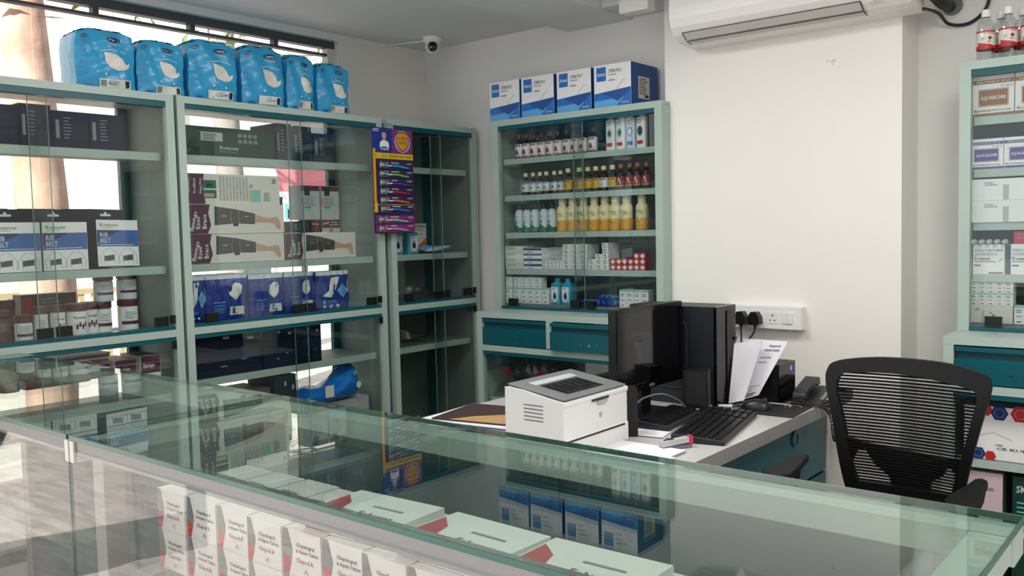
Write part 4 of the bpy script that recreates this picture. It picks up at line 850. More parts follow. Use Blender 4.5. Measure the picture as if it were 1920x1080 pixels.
# diaper packs on the tall cabinets
def diaper(w, h, d, seed):
    def build():
        rr = random.Random(seed); a1, a2, a3 = [rr.uniform(0, 6) for _ in range(3)]
        def defo(u, v, s_):    # bulge
            return s_*(.014*(1-abs(2*u-1)**4)*(1-abs(2*v-1)**6)+.0045*math.sin(13*u+7*v+a1)*(.4+v)+.003*math.sin(25*v-9*u+a2))
        def shape(x, y, z):
            u, v = x/w+.5, z/h; t = 1-.05*max(0, v-.8)/.2-.02*(1-min(1, v/.1))
            return x*t*(1+.01*math.sin(9*v+a3)), y, z*(1-.06*max(0, (abs(2*u-1)-.55))/.45*max(0, v-.5)*2)
        m = MB(); n = 14
        def face(fn):
            vs = [fn(i/n, j/n) for i in range(n+1) for j in range(n+1)]
            m.add(vs, [(i*(n+1)+j, (i+1)*(n+1)+j, (i+1)*(n+1)+j+1, i*(n+1)+j+1) for i in range(n) for j in range(n)], 'pack', True)
        def fr(u, v): x, y, z = shape((u-.5)*w, 0, v*h); return (x, -defo(u, v, 1)*1, z)
        def bk(u, v): x, y, z = shape((.5-u)*w, d, v*h); return (x, d+defo(u, v, .6), z)
        def side(sg):
            def f(u, v):
                uu = u if sg > 0 else 1-u; x, y, z = shape(sg*w/2, uu*d, v*h); e = .005*(1-abs(2*u-1)**3)*(1-abs(2*v-1)**4)
                yy = (-defo(1 if sg > 0 else 0, v, 1))*(1-uu)+(d+defo(0 if sg > 0 else 1, v, .6))*uu; return (x+sg*e, yy, z)
            return f
        def top(u, v):
            a = fr(u, 1); b = bk(1-u, 1); e = .012*(1-abs(2*v-1)**2)*(1-abs(2*u-1)**3)+.006*math.sin(19*u+11*v); return (a[0]*(1-v)+b[0]*v, a[1]*(1-v)+b[1]*v, a[2]+e)
        for fn in (fr, bk, side(1), side(-1), top): face(fn)
        def wr(q):
            u, v = min(1, max(0, q.x/w+.5)), min(1, max(0, q.z/h)); x, y, z = shape(q.x, 0, q.z); return Vector((x, -defo(u, v, 1)-.0022+q.y, z))
        p = MB(); p.warp = wr; p.plane((0, 0, 0))
        p.disc(w*.14, h*.86, w*.13, 'navy_ink', 18, h*.04); p.txt('Dignity', w*.14, h*.845, h*.032, 'white', 'c', w=w*.2); p.txt('magna', w*.15, h*.775, h*.04, 'pack_pale', 'c', w=w*.24)
        p.disc(-w*.36, h*.90, w*.07, 'navy_ink', 14, h*.03); p.txt('Dignity', -w*.36, h*.89, h*.022, 'white', 'c', w=w*.1)
        for i in range(7): p.lines(-w*.44, h*(.84-.09*i), w*.16, 3, h*.02, h*.006, 'sky')
        p.poly([(-w*.04, h*.65), (w*.06, h*.635), (w*.19, h*.61), (w*.28, h*.55), (w*.32, h*.46), (w*.40, h*.50), (w*.38, h*.42), (w*.30, h*.375), (w*.19, h*.36), (w*.06, h*.40), (-w*.01, h*.50)], 'leaf_white')
        p.line([(-w*.1, h*.665), (w*.1, h*.70), (w*.35, h*.665)], .0025, 'white'); p.disc(-w*.02, h*.29, w*.022, 'white', 10); p.disc(w*.24, h*.27, w*.022, 'white', 10); p.rect(w*.03, h*.275, w*.16, h*.012, 'sky', 3); p.rect(w*.29, h*.265, w*.14, h*.012, 'sky', 3)
        p.rect(-w*.14, h*.07, w*.54, h*.14, 'leaf_white', 6); p.rect(-w*.12, h*.09, w*.10, h*.10, 'ink_grey', 2); p.lines(w*.02, h*.175, w*.18, 3, h*.028, h*.010, 'ink_grey'); p.rect(w*.30, h*.085, w*.08, h*.11, 'ink', 2); p.rect(-w*.12, h*.04, w*.3, h*.018, 'sky', 3); p.disc(-w*.30, h*.06, w*.10, 'blue', 12, h*.05)
        c = MB(); r2 = random.Random(seed+50); vs = []
        for i in range(7):
            u = i/6; x = (u-.5)*w*.7; zt = h*(.985+.02*math.sin(3.1*u))
            vs += [(x, d*.30+.01*r2.random(), zt), (x*1.05+r2.gauss(0, .008), d*.40+r2.gauss(0, .01), zt+.028+.018*r2.random())]
        c.add(vs, [(2*i, 2*i+2, 2*i+3, 2*i+1) for i in range(6)], 'clear_film')
        return [('pack_body', m), ('print', p), ('seal_fin', c)]
    return build
dp = [(1.655, .225, .225, .0, 3, 'leftmost large blue adult diaper pack, turned slightly'), (1.875, .195, .215, .0, 4, 'second large blue adult diaper pack from the left, creased'), (2.105, .222, .25, .02, 5, 'tallest blue adult diaper pack, third from the left'), (2.348, .215, .262, .03, 6, 'fourth blue adult diaper pack from the left'), (2.548, .148, .25, .04, 7, 'narrow blue adult diaper pack, second from the right'), (2.735, .185, .235, .05, 8, 'rightmost small blue adult diaper pack')]
for i, (y, w_, h_, a, sd_, l) in enumerate(dp):
    inst('dp%d' % i, diaper(w_*.955, h_, .16, sd_), 'diaper_pack', l+' on the tall cabinets', 'pack', (-3.31, y, 1.9565), R90-.10+a, 'blue diaper packs')
# ================================================================ goods of the right shelving cabinet
SE = 'in right cabinet'
def deco_aqua(col, name, foot):
    def f(m, w, h):
        m.rect(-w/2+.0006, h*.80, w-.0012, h*.10, col); m.txt('INJECTION I.P. 25 ml', -w*.40, h*.825, h*.05, 'offwhite', w=w*.8); m.rect(-w/2+.0006, .001, w-.0012, h*.07, col); m.rect(-w*.33, h*.27, w*.68, h*.38, col); m.line([(-w*.34, h*.26), (w*.36, h*.26), (w*.36, h*.66), (-w*.34, h*.66), (-w*.34, h*.26)], .0012, 'offwhite'); m.line([(-w*.35, h*.25), (w*.37, h*.25), (w*.37, h*.67), (-w*.35, h*.67), (-w*.35, h*.25)], .0012, col)
        m.txt(name, -w*.29, h*.41, h*.10, 'white', w=w*.6); m.txt(foot, -w*.42, h*.12, h*.045, 'ink', w=w*.84); m.txt('25 x 25 ml', w*.18, h*.71, h*.045, 'ink', w=w*.28); m.poly([(-w*.46, h*.11), (-w*.43, h*.19), (-w*.40, h*.11), (-w*.43, h*.14)], 'ink')
    return f
for i, x in enumerate((-.677, -.546)): inst('aq1', bx(.128, .137, .16, 'white', deco_aqua('brown', 'AQUABICARB', 'AQUA FINE INJECTA PVT. LTD. PUNE')), 'injection_carton', ('left', 'right')[i]+' white and brown injection carton on the top shelf '+SE, 'box', (x, 3.43, 1.7575), 0, 'white and brown injection cartons')
for i, x in enumerate((-.697, -.588, -.479)): inst('aq2', bx(.107, .104, .14, 'white', deco_aqua('violet', 'AQUACALCIUM', 'AQUA FINE INJECTA PVT. LTD. PUNE')), 'injection_carton', nth(i, 3)+' white and violet injection carton '+SE, 'box', (x, 3.43, 1.5775), 0, 'white and violet injection cartons')
def deco_cart(m, w, h): m.rect(-w*.02, h*.34, w*.16, h*.26, 'offwhite'); m.rect(-w*.02, h*.55, w*.06, h*.05, 'red'); m.rect(w*.03, h*.4, w*.07, h*.08, 'blue'); m.rect(-w*.2, h*.02, w*.05, h*.7, 'lgrey'); m.lines(-w*.36, h*.8, w*.12, 2, h*.1, h*.04, 'ink_grey')
for i in range(2): inst('cart', bx(.36, .074, .18, 'white', deco_cart), 'glove_carton', ('lower', 'upper')[i]+' long plain white carton with a tiny label '+SE, 'box', (-.57, 3.425, 1.3945+i*.0745), 0, 'long plain white cartons')
def deco_dob(m, w, h):
    m.rect(-w/2+.0006, .0006, w*.12, h-.0012, 'teal'); m.txt('STERILE DOBUTAMINE', -w*.34, h*.76, h*.09, 'ink_grey', w=w*.8); m.txt('CONCENTRATE I.P.', -w*.34, h*.63, h*.09, 'ink_grey', w=w*.66); m.txt('Dotamin', -w*.34, h*.47, h*.12, 'ink', w=w*.46); m.rect(-w*.34, h*.41, w*.6, h*.03, 'ink_grey'); m.rect(-w*.34, h*.28, w*.18, h*.04, 'ink'); m.rect(w*.06, h*.03, w*.4, h*.04, 'greybox'); m.line([(w*.34, h*.42), (w*.44, h*.53)], .002, 'ink_grey')
for i, x in enumerate((-.692, -.575)): inst('dob', bx(.112, .104, .10, 'white', deco_dob), 'injection_carton', ('left', 'right')[i]+' white and teal dobutamine carton '+SE, 'box', (x, 3.43, 1.2145), 0, 'white and teal injection cartons')
inst('redb', bx(.09, .042, .07, 'red', dk_pale, top='white'), 'injection_carton', 'red carton on top of the right dobutamine carton', 'box', (-.565, 3.435, 1.319), 0)
def vial():
    m = MB(); m.lathe([(0, 0), (.0085, 0), (.0085, .02), (.005, .026), (.005, .031)], 10, keys='pack_pale'); c = MB(); c.lathe([(.0065, .03), (.0065, .038), (0, .038)], 10, keys='lgrey'); return [('vial_body', m), ('cap', c)]
for i in range(5): inst('vial', vial, 'vial', nth(i, 5)+' of five glass vials lying on the left dobutamine carton', 'vial', (-.732+.024*i, 3.452, 1.3275), 0, 'glass vials', rot=(R90*1.0, 0, 0))
for r_ in range(2):
    for i in range(5): inst('we5', bx1(.0265, .042, .05, 'white', dk_white), 'medicine_box', '%s small white carton in the %s row, bottom shelf, %s' % (nth(i, 5), ('lower', 'upper')[r_], SE), 'box', (-.731+.0272*i, 3.435, 1.107+r_*.0424), 0, 'small white cartons')
inst('wlong', bx(.136, .061, .10, 'offwhite', deco_cart), 'medicine_box', 'long pale carton under the small white cartons '+SE, 'box', (-.677, 3.43, 1.0455), 0)
for i in range(3): inst('wt5', bx1(.034, .062, .05, 'white', dk_white), 'medicine_box', nth(i, 3)+' upright mint topped carton on the bottom shelf '+SE, 'box', (-.588+.036*i, 3.43, 1.0455), 0, 'mint topped cartons')
def deco_hex(m, w, h):
    def hx(x, z, r, k, l=None):
        pts = [(x+r*math.cos(math.pi*i/3), z+r*math.sin(math.pi*i/3)) for i in range(6)]; m.poly(pts, k)
        if l: m.line([(x+r*.6*math.cos(math.pi*i/3), z+r*.6*math.sin(math.pi*i/3)) for i in range(7)], .0015, l)
    for x, z, r, k, l in ((-.30, .93, .022, 'red', None), (-.17, .89, .027, 'navy_ink', 'sky'), (.02, .90, .029, 'red', 'pink'), (.15, .78, .027, 'navy_ink', 'sky'), (.30, .9, .028, 'red', 'pink'), (-.45, .08, .018, 'red', None), (-.36, .10, .022, 'navy_ink', 'sky'), (-.25, .07, .018, 'red', None)): hx(x*w, z*h, r, k, l)
    m.line([(-w*.35, h*.45), (-w*.22, h*.52), (-w*.05, h*.40)], .0015, 'lgrey'); m.lines(-w*.2, h*.28, w*.1, 1, h*.05, h*.02, 'ink_grey'); m.txt('CE KUDI2000', -w*.2, h*.2, h*.05, 'ink', w=w*.5)
inst('hexb', bx(.32, .178, .16, 'white', deco_hex), 'device_carton', 'white carton with red and navy hexagons behind the chair', 'box', (-.56, 3.262, .6065), 0)
def deco_pink(m, w, h): m.rect(-w*.3, h*.86, w*.6, h*.025, 'ink_grey'); m.rect(-w*.1, h*.3, w*.2, h*.12, 'lilac'); m.txt('nutri', -w*.3, h*.6, h*.06, 'magenta', w=w*.6)
inst('pinkb', bx(.13, .44, .16, 'palepink', deco_pink, side='greybox'), 'device_carton', 'tall pale pink carton under the hexagon carton', 'box', (-.667, 3.262, .1205), 0)
def deco_skin(m, w, h): m.txt('SKINTEX', -w*.42, h*.88, h*.055, 'offwhite', w=w*.8); m.lines(-w*.4, h*.8, w*.35, 6, h*.035, h*.01, 'mint'); m.poly([(-w*.3, h*.55), (-w*.1, h*.52), (-w*.05, h*.62), (-w*.12, h*.72), (-w*.2, h*.6)], 'offwhite')
inst('skinb', bx(.13, .44, .18, 'darkgreen', deco_skin), 'glove_box', 'dark green glove carton at the lower right edge', 'box', (-.508, 3.262, .1205), 0)
# clear bottles on its top
def glyc():
    m = MB(); r = .029; m.lathe([(0, 0), (r*.9, 0), (r, .005), (r, .105), (r*.9, .125), (r*.5, .143), (r*.42, .150)], 16, keys='clear_bottle')
    c = MB(); c.lathe([(r*.46, .148), (r*.5, .149), (r*.5, .170), (r*.44, .173), (0, .173)], 14, keys='white')
    li = MB(); li.lathe([(0, .004), (r*.93, .006), (r*.93, .02)], 14, keys='clear_bottle')
    l = MB(); l.lathe([(r*1.01, .038), (r*1.01, .050), (r*1.01, .094), (r*1.01, .100)], 18, keys=['red', 'offwhite', 'red'])
    l.warp = lambda q: Vector((r*1.02*math.sin(q.x/r), -r*1.02*math.cos(q.x/r), q.z)); l.plane((0, 0, 0)); l.poly([(-.028, .05), (-.028, .062), (.028, .05)], 'red'); l.poly([(-.028, .098), (.028, .098), (.028, .086), (-.005, .092)], 'red'); l.txt('GLYCERIN PURE', -.012, .089, .006, 'white', w=.034); l.disc(.014, .074, .006, 'crimson', 10); l.disc(-.008, .072, .006, 'lgrey', 10); l.txt('400', .006, .06, .006, 'ink')
    return [('bottle_body', m), ('cap', c), ('label', l)]
for i, (x, y) in enumerate(((-.702, 3.435), (-.634, 3.435), (-.567, 3.435), (-.668, 3.50), (-.60, 3.50))):
    inst('glyc', glyc, 'glycerin_bottle', ('%s clear bottle with red label in the front row on the right cabinet' % nth(i, 3)) if i < 3 else '%s clear bottle with red label in the back row on the right cabinet' % ('left', 'right')[i-3], 'bottle', (x, y, 1.9455), .15, 'clear bottles with red labels')
# ================================================================ inside the right counter
def tabbox():
    w, h, d = .0945, .0765, .20; b = MB(); b.box(-w/2, w/2, 0, d, 0, h, 'tabwhite'); p = MB()
    p.poly([(-w/2+.0005, .0005), (-w*.38, .0005), (-w*.30, h*.3), (-w*.26, h*.55), (-w*.33, h*.8), (-w*.38, h-.0005), (-w/2+.0005, h-.0005)], 'mgrey'); p.poly([(-w/2+.0005, .0005), (-w*.38, .0005), (-w*.30, h*.3), (-w/2+.0005, h*.45)], 'red')
    p.txt('Clopidogrel', -w*.16, h*.66, h*.085, 'ink', w=w*.5); p.txt('& Aspirin Tablets', -w*.16, h*.53, h*.075, 'ink', w=w*.6); p.txt('Clopod A', -w*.16, h*.32, h*.1, 'crimson', w=w*.46); p.line([(w*.05, h*.1), (w*.1, h*.2), (w*.15, h*.1)], .001, 'ink')
    u_ = MB(); u_.plane((0, 0, h+.0006), X3, Y3); u_.rect(-w*.42, .03, w*.84, .008, 'red'); u_.lines(-w*.3, .12, w*.6, 2, .03, .008, 'ink_grey')
    return [('carton_body', b), ('print', p), ('top_print', u_)]
mat('tabwhite', '#DAD3D3', .5)
for r_ in range(2):
    for i in range(12):
        inst('tab', tabbox, 'tablet_carton', '%s tablet carton in the %s row inside the right glass counter' % (nth(i, 12), ('lower', 'upper')[r_]), 'box', (-1.558+.0985*i, .862+.003*(i % 3), .7715+r_*.077), 0, 'tablet cartons in the counter')
def flatbox():
    w, h, d = .19, .030, .13; b = MB(); b.box(-w/2, w/2, 0, d, 0, h, 'white'); p = MB(); p.rect(-w*.48, .002, w*.3, h-.004, 'red'); p.txt('for 200 mg', -w*.1, h*.3, h*.35, 'ink', w=w*.4)
    f_ = p; p = MB(); p.plane((0, 0, h+.0006), X3, Y3); p.poly([(-w*.48, .004), (-w*.2, .004), (-w*.3, .07), (-w*.48, .1)], 'red'); p.txt('Febuget', -w*.05, .03, .016, 'crimson', w=w*.4); p.rect(-w*.05, .07, w*.35, .006, 'ink_grey'); return [('carton_body', b), ('print', f_), ('top_print', p)]
for i, (x, a) in enumerate(((-1.08, .06), (-.87, -.03), (-.665, .02))):
    inst('flat', flatbox, 'tablet_carton', nth(i, 3)+' of the flat red and white cartons lying on the tablet carton rows', 'box', (x, .885, .926), a, 'flat red and white cartons')
inst('film', crumple(.22, .13, .055, 21, 16), 'plastic_wrap', 'crumpled clear wrap glinting under the right counter glass', 'wrap', (-.435, .985, .926), .04)
# ================================================================ desk
t = thing('desk', 'pale laminate desk with teal drawers behind the counters', 'desk', (0, 0, 0))
top = [(-2.24, 1.42), (-1.165, 1.42), (-1.165, 3.335), (-1.90, 3.335), (-1.90, 3.15), (-2.24, 3.15)]
bevel(obj('desk_top', MB().prism(top, .706, .750, 'laminate', side='band'), t), .002)
obj('side_panel', MB().box(-2.22, -1.20, 1.45, 1.475, 0, .7055, 'laminate'), t)
obj('side_panel', MB().box(-1.88, -1.20, 3.30, 3.325, 0, .7055, 'laminate'), t)
obj('back_panel', MB().box(-2.22, -2.20, 1.476, 3.12, .1, .7055, 'laminate'), t)
obj('pedestal', MB().box(-1.62, -1.222, 2.36, 3.298, .06, .7055, 'teal_dark'), t)
for z0, z1 in ((.485, .690), (.275, .475), (.07, .265)):
    for y0, y1 in ((2.37, 3.285),):
        d = obj('drawer_front', MB().box(-1.2215, -1.200, y0, y1, z0, z1, 'teal'), t); bevel(d, .003)
        k = MB(); n = 16
        for r0, r1, x0, x1 in ((.030, .030, -1.1998, -1.194), (.030, .020, -1.194, -1.194), (.020, 0, -1.1965, -1.1965)):
            vs = []
            for i in range(n):
                a = 2*math.pi*i/n; vs += [(x0, 2.99+r0*math.cos(a), z1-.035+r0*math.sin(a)), (x1, 2.99+r1*math.cos(a), z1-.035+r1*math.sin(a))]
            k.add(vs, [(2*i, 2*((i+1) % n), 2*((i+1) % n)+1, 2*i+1) for i in range(n)], 'teal')
        obj('finger_pull', k, d)
DZ = .7505
# ---- printer
t = thing('printer', 'white and grey laser printer on the desk', 'printer', (-1.456, 2.15, DZ), R90)   # local front -y -> +x, local x -> +y
w2, dp_ = .1655, .215
prof = [(0, .0), (0, .055), (.004, .062), (.004, .150), (.0, .158), (.0, .168), (.06, .176), (.15, .192), (.215, .197), (.215, 0)]
b = MB(); b.prism(prof, -w2, w2, 'white', axis='x'); bevel(obj('body', b, t), .006, 3)
tp = MB()
def slab(pts, h_, key, m): m.add([(x, y, z) for x, y, z in pts]+[(x, y, z+h_) for x, y, z in pts], [(0, 1, 2, 3)[::-1], (4, 5, 6, 7), (0, 1, 5, 4), (1, 2, 6, 5), (2, 3, 7, 6), (3, 0, 4, 7)], key)
zt = lambda y: .1685+.031*y/.215
slab([(-w2+.006, .003, zt(.003)+.003), (w2-.006, .003, zt(.003)+.003), (w2-.006, .21, zt(.21)+.003), (-w2+.006, .21, zt(.21)+.003)], .004, 'mgrey', tp); bevel(obj('top_cover', tp, t), .002)
tr = MB(); slab([(-.10, .035, zt(.035)+.0074), (.085, .035, zt(.035)+.0074), (.085, .135, zt(.135)+.0074), (-.10, .135, zt(.135)+.0074)], .0008, 'black', tr); tb = obj('output_tray', tr, t)
rb = MB()
for i in range(6): slab([(-.085+.03*i, .05, zt(.05)+.0084), (-.080+.03*i, .05, zt(.05)+.0084), (-.080+.03*i, .12, zt(.12)+.0084), (-.085+.03*i, .12, zt(.12)+.0084)], .002, 'charcoal', rb)
obj('tray_rib', rb, tb)
fl = MB(); slab([(-.11, .142, zt(.142)+.0074), (.10, .142, zt(.142)+.0074), (.10, .172, zt(.172)+.0074), (-.11, .172, zt(.172)+.0074)], .002, 'lgrey', fl); obj('flap', fl, t)
obj('control_strip', MB().box(-.03, .06, -.0006, .0005, .150, .157, 'dgrey').box(.0, .05, -.003, .0, .140, .149, 'lgrey'), t)
obj('front_seam', MB().box(-w2+.012, w2-.02, -.0012, .003, .052, .057, 'ink'), t)
vm = MB().box(-.0009, .0, .075, .145, 0, .0035, 'mgrey').mesh('vent_slot')
for i in range(5): o = obj('vent_slot', vm, t); o.location = (-w2+.0004, .0, .105+.011*i)
obj('hook_logo', MB().plane((0, -.0006+.004, 0)).disc(.02, .105, .009, 'lgrey'), t)
# output paper and papers
def sheet(w, d, n, curl=0., key='paper'):
    def build():
        m = MB(); k = 8
        for s_ in range(n):
            z = .0012*s_; vs = []
            for i in range(k+1):
                y = d*i/k; c = curl*(1-i/k)**2; vs += [(-w/2, y, z+c), (w/2, y, z+c)]
            vs2 = [(x, y, zz+.0008) for x, y, zz in vs]
            m.add(vs2, [(2*i, 2*i+1, 2*i+3, 2*i+2) for i in range(k)], key, True); m.add(vs, [(2*i, 2*i+2, 2*i+3, 2*i+1) for i in range(k)], key, True)
        return [('sheets', m)]
    return build
inst('outp', sheet(.21, .22, 6), 'paper_sheets', 'white paper lying in front of the printer', 'paper', (-1.235, 2.17, DZ+.001), R90)
inst('stackp', sheet(.21, .27, 14), 'paper_stack', 'stack of white sheets between printer paper and keyboard', 'paper', (-1.175, 2.02, DZ+.009), R90+.12)
inst('deskp', sheet(.21, .297, 3), 'paper_sheets', 'loose white sheets under the small keyboard', 'paper', (-1.40, 2.49, DZ+.0005), R90+.2)
# folder pile
t = thing('document_pile', 'brown folder with a tan strip on loose papers, left of the printer', 'documents', (-1.925, 2.27, DZ), math.radians(8))
for i, (dx, dy, a, k) in enumerate(((-.02, 0, .05, 'paper'), (.03, -.03, -.08, 'fuchsia'), (.0, .01, .12, 'palepurple'), (.02, -.02, .0, 'paper'), (.03, .0, -.05, 'palepurple'), (.0, .02, .07, 'paper'), (-.015, .0, -.02, 'paper'))):
    o = obj('sheet', MB().box(-.21, .21, -.15, .15, 0, .0035, k), t); o.location = (dx, dy, .004*i); o.rotation_euler = (0, 0, a)
fo = obj('folder', MB().box(-.20, .17, -.13, .14, .029, .033, 'folder'), t); fo.rotation_euler = (0, 0, .06)
st = MB(); st.plane((0, 0, .0336), X3, Y3); st.poly([(-.13, -.129), (.169, -.129), (.169, .0), (.12, .035), (.02, .01), (-.08, -.06)], 'kraft'); obj('tan_strip', st, fo)
# ---- monitor (faces +x)
t = thing('monitor', 'black flat monitor switched off, facing the chair', 'monitor', (-1.585, 2.672, DZ), R90)
bevel(obj('housing', MB().box(-.2185, .2185, 0, .030, .098, .384, 'black').box(-.12, .12, .03, .055, .14, .34, 'black'), t), .004)
bz = MB(); 
for a, b_, c, d in ((-.218, -.203, .099, .383), (.203, .218, .099, .383), (-.203, .203, .368, .383), (-.203, .203, .099, .122)): bz.box(a, b_, -.004, -.0002, c, d, 'black_gloss')
f = obj('bezel', bz, t); l = MB().plane((0, -.0046, 0)); l.txt('INTEX', 0, .105, .009, 'lgrey', 'c', w=.034); obj('lettering', l, f)
obj('screen', MB().box(-.203, .203, -.0015, -.0003, .122, .368, 'screen'), t)
obj('neck', MB().box(-.03, .03, .02, .045, .012, .15, 'black'), t)
bevel(obj('stand_base', MB().rbox(-.11, .11, -.045, .10, 0, .012, .03, 'black'), t), .002)
# ---- computer tower (front faces +x)
t = thing('computer_tower', 'black desktop computer tower behind the monitor', 'computer', (-1.452, 2.983, DZ), R90)
bevel(obj('case', MB().box(-.0775, .0775, .012, .36, .0, .363, 'charcoal'), t), .004)
sp = MB(); y_ = -.0782
def rr(x0, x1, z0, z1, r, n=4):
    pts = []
    for cx, cz, a0 in ((x1-r, z1-r, 0), (x0+r, z1-r, 90), (x0+r, z0+r, 180), (x1-r, z0+r, 270)):
        for i in range(n+1): a = math.radians(a0+90*i/n); pts.append((cx+r*math.cos(a), cz+r*math.sin(a)))
    return pts
pts = rr(.12, .33, .06, .31, .025); sp.tube([(y_, a, b_) for a, b_ in pts+[pts[0]]], .003, 'charcoal', 6); obj('side_emboss', sp, t)
fr = MB(); fr.box(-.0775, .0775, -.0, .0115, .0, .363, 'black_gloss'); fr.box(-.0, .05, -.004, -.0003, .02, .345, 'black'); bevel(obj('front_panel', fr, t), .003)
pb = MB()
for z in (.30, .27, .255, .24, .22): pb.box(.052, .062, -.0045, -.0003, z, z+.008, 'dgrey')
obj('port', pb, t); obj('power_button', MB().box(.05, .066, -.010, -.0003, .232, .245, 'black'), t)
vs_ = MB().box(-.0788, -.0776, 0, .006, 0, .006, 'black').mesh('vent_hole')
for i in range(6): o = obj('vent_hole', vs_, t); o.location = (0, .20, .12+.025*i)
# ---- loudspeakers
def speaker():
    m = MB(); m.prism([(-.043, .0), (.043, .0), (.041, .06), (.030, .075), (-.030, .075), (-.041, .06)], 0, .15, 'black'); g = MB(); g.box(-.036, .036, -.0015, -.0003, .03, .143, 'black_matte'); g.lathe([(.0, .0), (.03, .0)], 16, keys='black_matte')
    l = MB().plane(); l.rect(-.012, .012, .024, .004, 'lgrey'); return [('cabinet', m), ('grille', MB().box(-.036, .036, -.0015, -.0003, .03, .143, 'black_matte')), ('logo', l)]
inst('spk', speaker, 'computer_speaker', 'small black speaker before the computer tower', 'speaker', (-1.475, 2.79, DZ), .3, 'desktop speakers')
inst('spk', speaker, 'computer_speaker', 'small black speaker right beside the printer', 'speaker', (-1.49, 2.345, DZ), .6, 'desktop speakers')
# ---- keyboards
KEY = MB().prism([(-.0078, -.0078), (.0078, -.0078), (.0078, .0078), (-.0078, .0078)], 0, .006, 'black').mesh('key')
def keyboard(label, loc, rz, w=.45, d=.165, cols=22, group='keyboards'):
    t = thing('keyboard', label, 'keyboard', loc, rz, group)
    b = MB(); b.add([(-w/2, -d/2, 0), (w/2, -d/2, 0), (w/2, d/2, 0), (-w/2, d/2, 0), (-w/2, -d/2, .014), (w/2, -d/2, .014), (w/2, d/2, .024), (-w/2, d/2, .024)], [(3, 2, 1, 0), (4, 5, 6, 7), (0, 1, 5, 4), (1, 2, 6, 5), (2, 3, 7, 6), (3, 0, 4, 7)], 'charcoal'); bevel(obj('base', b, t), .004)
    for r_ in range(6):
        for c in range(cols):
            x = -w/2+.018+(w-.036)*c/(cols-1); y = -d/2+.022+(d-.044)*r_/5
            if c in (15, 19) and cols > 20: continue
            o = obj('key', KEY, t); o.location = (x, y, .0145+.010*(y+d/2)/d)
keyboard('full size black keyboard at the desk edge', (-1.306, 2.607, DZ+.001), math.radians(102))
keyboard('small black keyboard under the monitor', (-1.475, 2.60, DZ+.006), math.radians(97), .28, .12, 14)
# ---- mouse, pad, phone, UPS
m = MB(); m.prism([(-.11, -.10), (.10, -.12), (.12, .09), (.09, .12), (-.10, .11)], 0, .003, 'black_matte'); tag(obj('mouse_pad', m), 'black mouse pad near the telephone', 'mouse pad'); o = bpy.data.objects['mouse_pad']; o.location = (-1.283, 2.99, DZ); o.rotation_euler = (0, 0, .15)
q = MB().plane((0, 0, .0036), X3, Y3); q.line([(.06+.03*math.cos(a*.7), .06+.03*math.sin(a*.7)) for a in range(6)], .006, 'kraft'); obj('print', q, o)
t = thing('computer_mouse', 'black computer mouse on the pad', 'mouse', (-1.325, 2.955, DZ+.0035), math.radians(100))
m = MB(); nu, nv = 12, 14; vs = []
for i in range(nu+1):
    u = i/nu; L = (u-.5)*.108; wd = .031*(1-abs(2*u-1)**3.2)**.5; hh = .036*math.sin(math.pi*min(1, .12+u*.8))**.7
    for j in range(nv+1): a = math.pi*j/nv; vs.append((wd*math.cos(a), L, max(0, hh*math.sin(a))*(1 if 0 < i < nu else .2)))
m.add(vs, [(i*(nv+1)+j, (i+1)*(nv+1)+j, (i+1)*(nv+1)+j+1, i*(nv+1)+j+1) for i in range(nu) for j in range(nv)], 'black', True); obj('shell', m, t)
m = MB(); m.tube([(-.004, -.03, .0335), (.004, -.03, .0335)], .008, 'dgrey', 10); obj('wheel', m, t)
m = MB(); m.tube([(0, .05, .006), (.006, .07, .004), (.03, .09, .004), (.06, .095, .004)], .0022, 'black', 6); obj('cord', m, t)
t = thing('telephone', 'black corded desk telephone by the pillar', 'telephone', (-1.19, 3.225, DZ), math.radians(6))
b = MB(); b.prism([(-.105, .010), (.10, .042), (.105, .038), (.105, .0), (-.105, .0)], -.085, .085, 'charcoal', axis='x'); 
bevel(obj('base', b, t), .004)
def tz(y): return .010+.032*(y+.105)/.205
kp = MB(); kp.box(-.006, .006, -.005, .005, 0, .004, 'lgrey'); km = kp.mesh('key')
for i in range(3):
    for j in range(4): o = obj('key', km, t); o.location = (.015+.02*i, -.055+.022*j, tz(-.055+.022*j)+.001)
o = obj('display', MB().box(.005, .07, .05, .08, tz(.065)-.002, tz(.065)+.006, 'black_gloss'), t)
h = MB(); h.prism([(-.115, .022), (-.11, .044), (-.085, .054), (.06, .080), (.085, .074), (.09, .050), (.055, .046), (.045, .056), (-.06, .040), (-.075, .022)], -.076, -.030, 'charcoal', axis='x')
hs = obj('handset', h, t); bevel(hs, .007, 3)
cp = [Vector((-.055, -.115, .035))]
path = []; ctrl = [(-.05, -.12, .03), (0, -.14, .012), (.045, -.15, .008), (.065, -.14, -.02), (.068, -.12, -.08), (.070, -.10, -.115), (.074, -.085, -.08), (.070, -.075, -.02), (.05, -.07, .01), (.03, -.10, .012)]
def interp(c, n):
    out = []
    for i in range(len(c)-1):
        p0, p1, p2, p3 = [Vector(c[max(0, min(len(c)-1, k))]) for k in (i-1, i, i+1, i+2)]
        for s_ in range(n):
            u = s_/n; out.append(.5*((2*p1)+(-p0+p2)*u+(2*p0-5*p1+4*p2-p3)*u*u+(-p0+3*p1-3*p2+p3)*u**3))
    return out+[Vector(c[-1])]
base_ = interp(ctrl, 22); coil = []
for i, p in enumerate(base_):
    a = i*1.35; coil.append(p+Vector((.006*math.cos(a), .004*math.sin(a), .006*math.sin(a))))
m = MB(); m.tube(coil, .0022, 'black', 5); obj('coiled_cord', m, t)
t = thing('power_backup', 'black power backup unit with a blue light behind the papers', 'power backup', (-1.290, 3.146, DZ), R90)
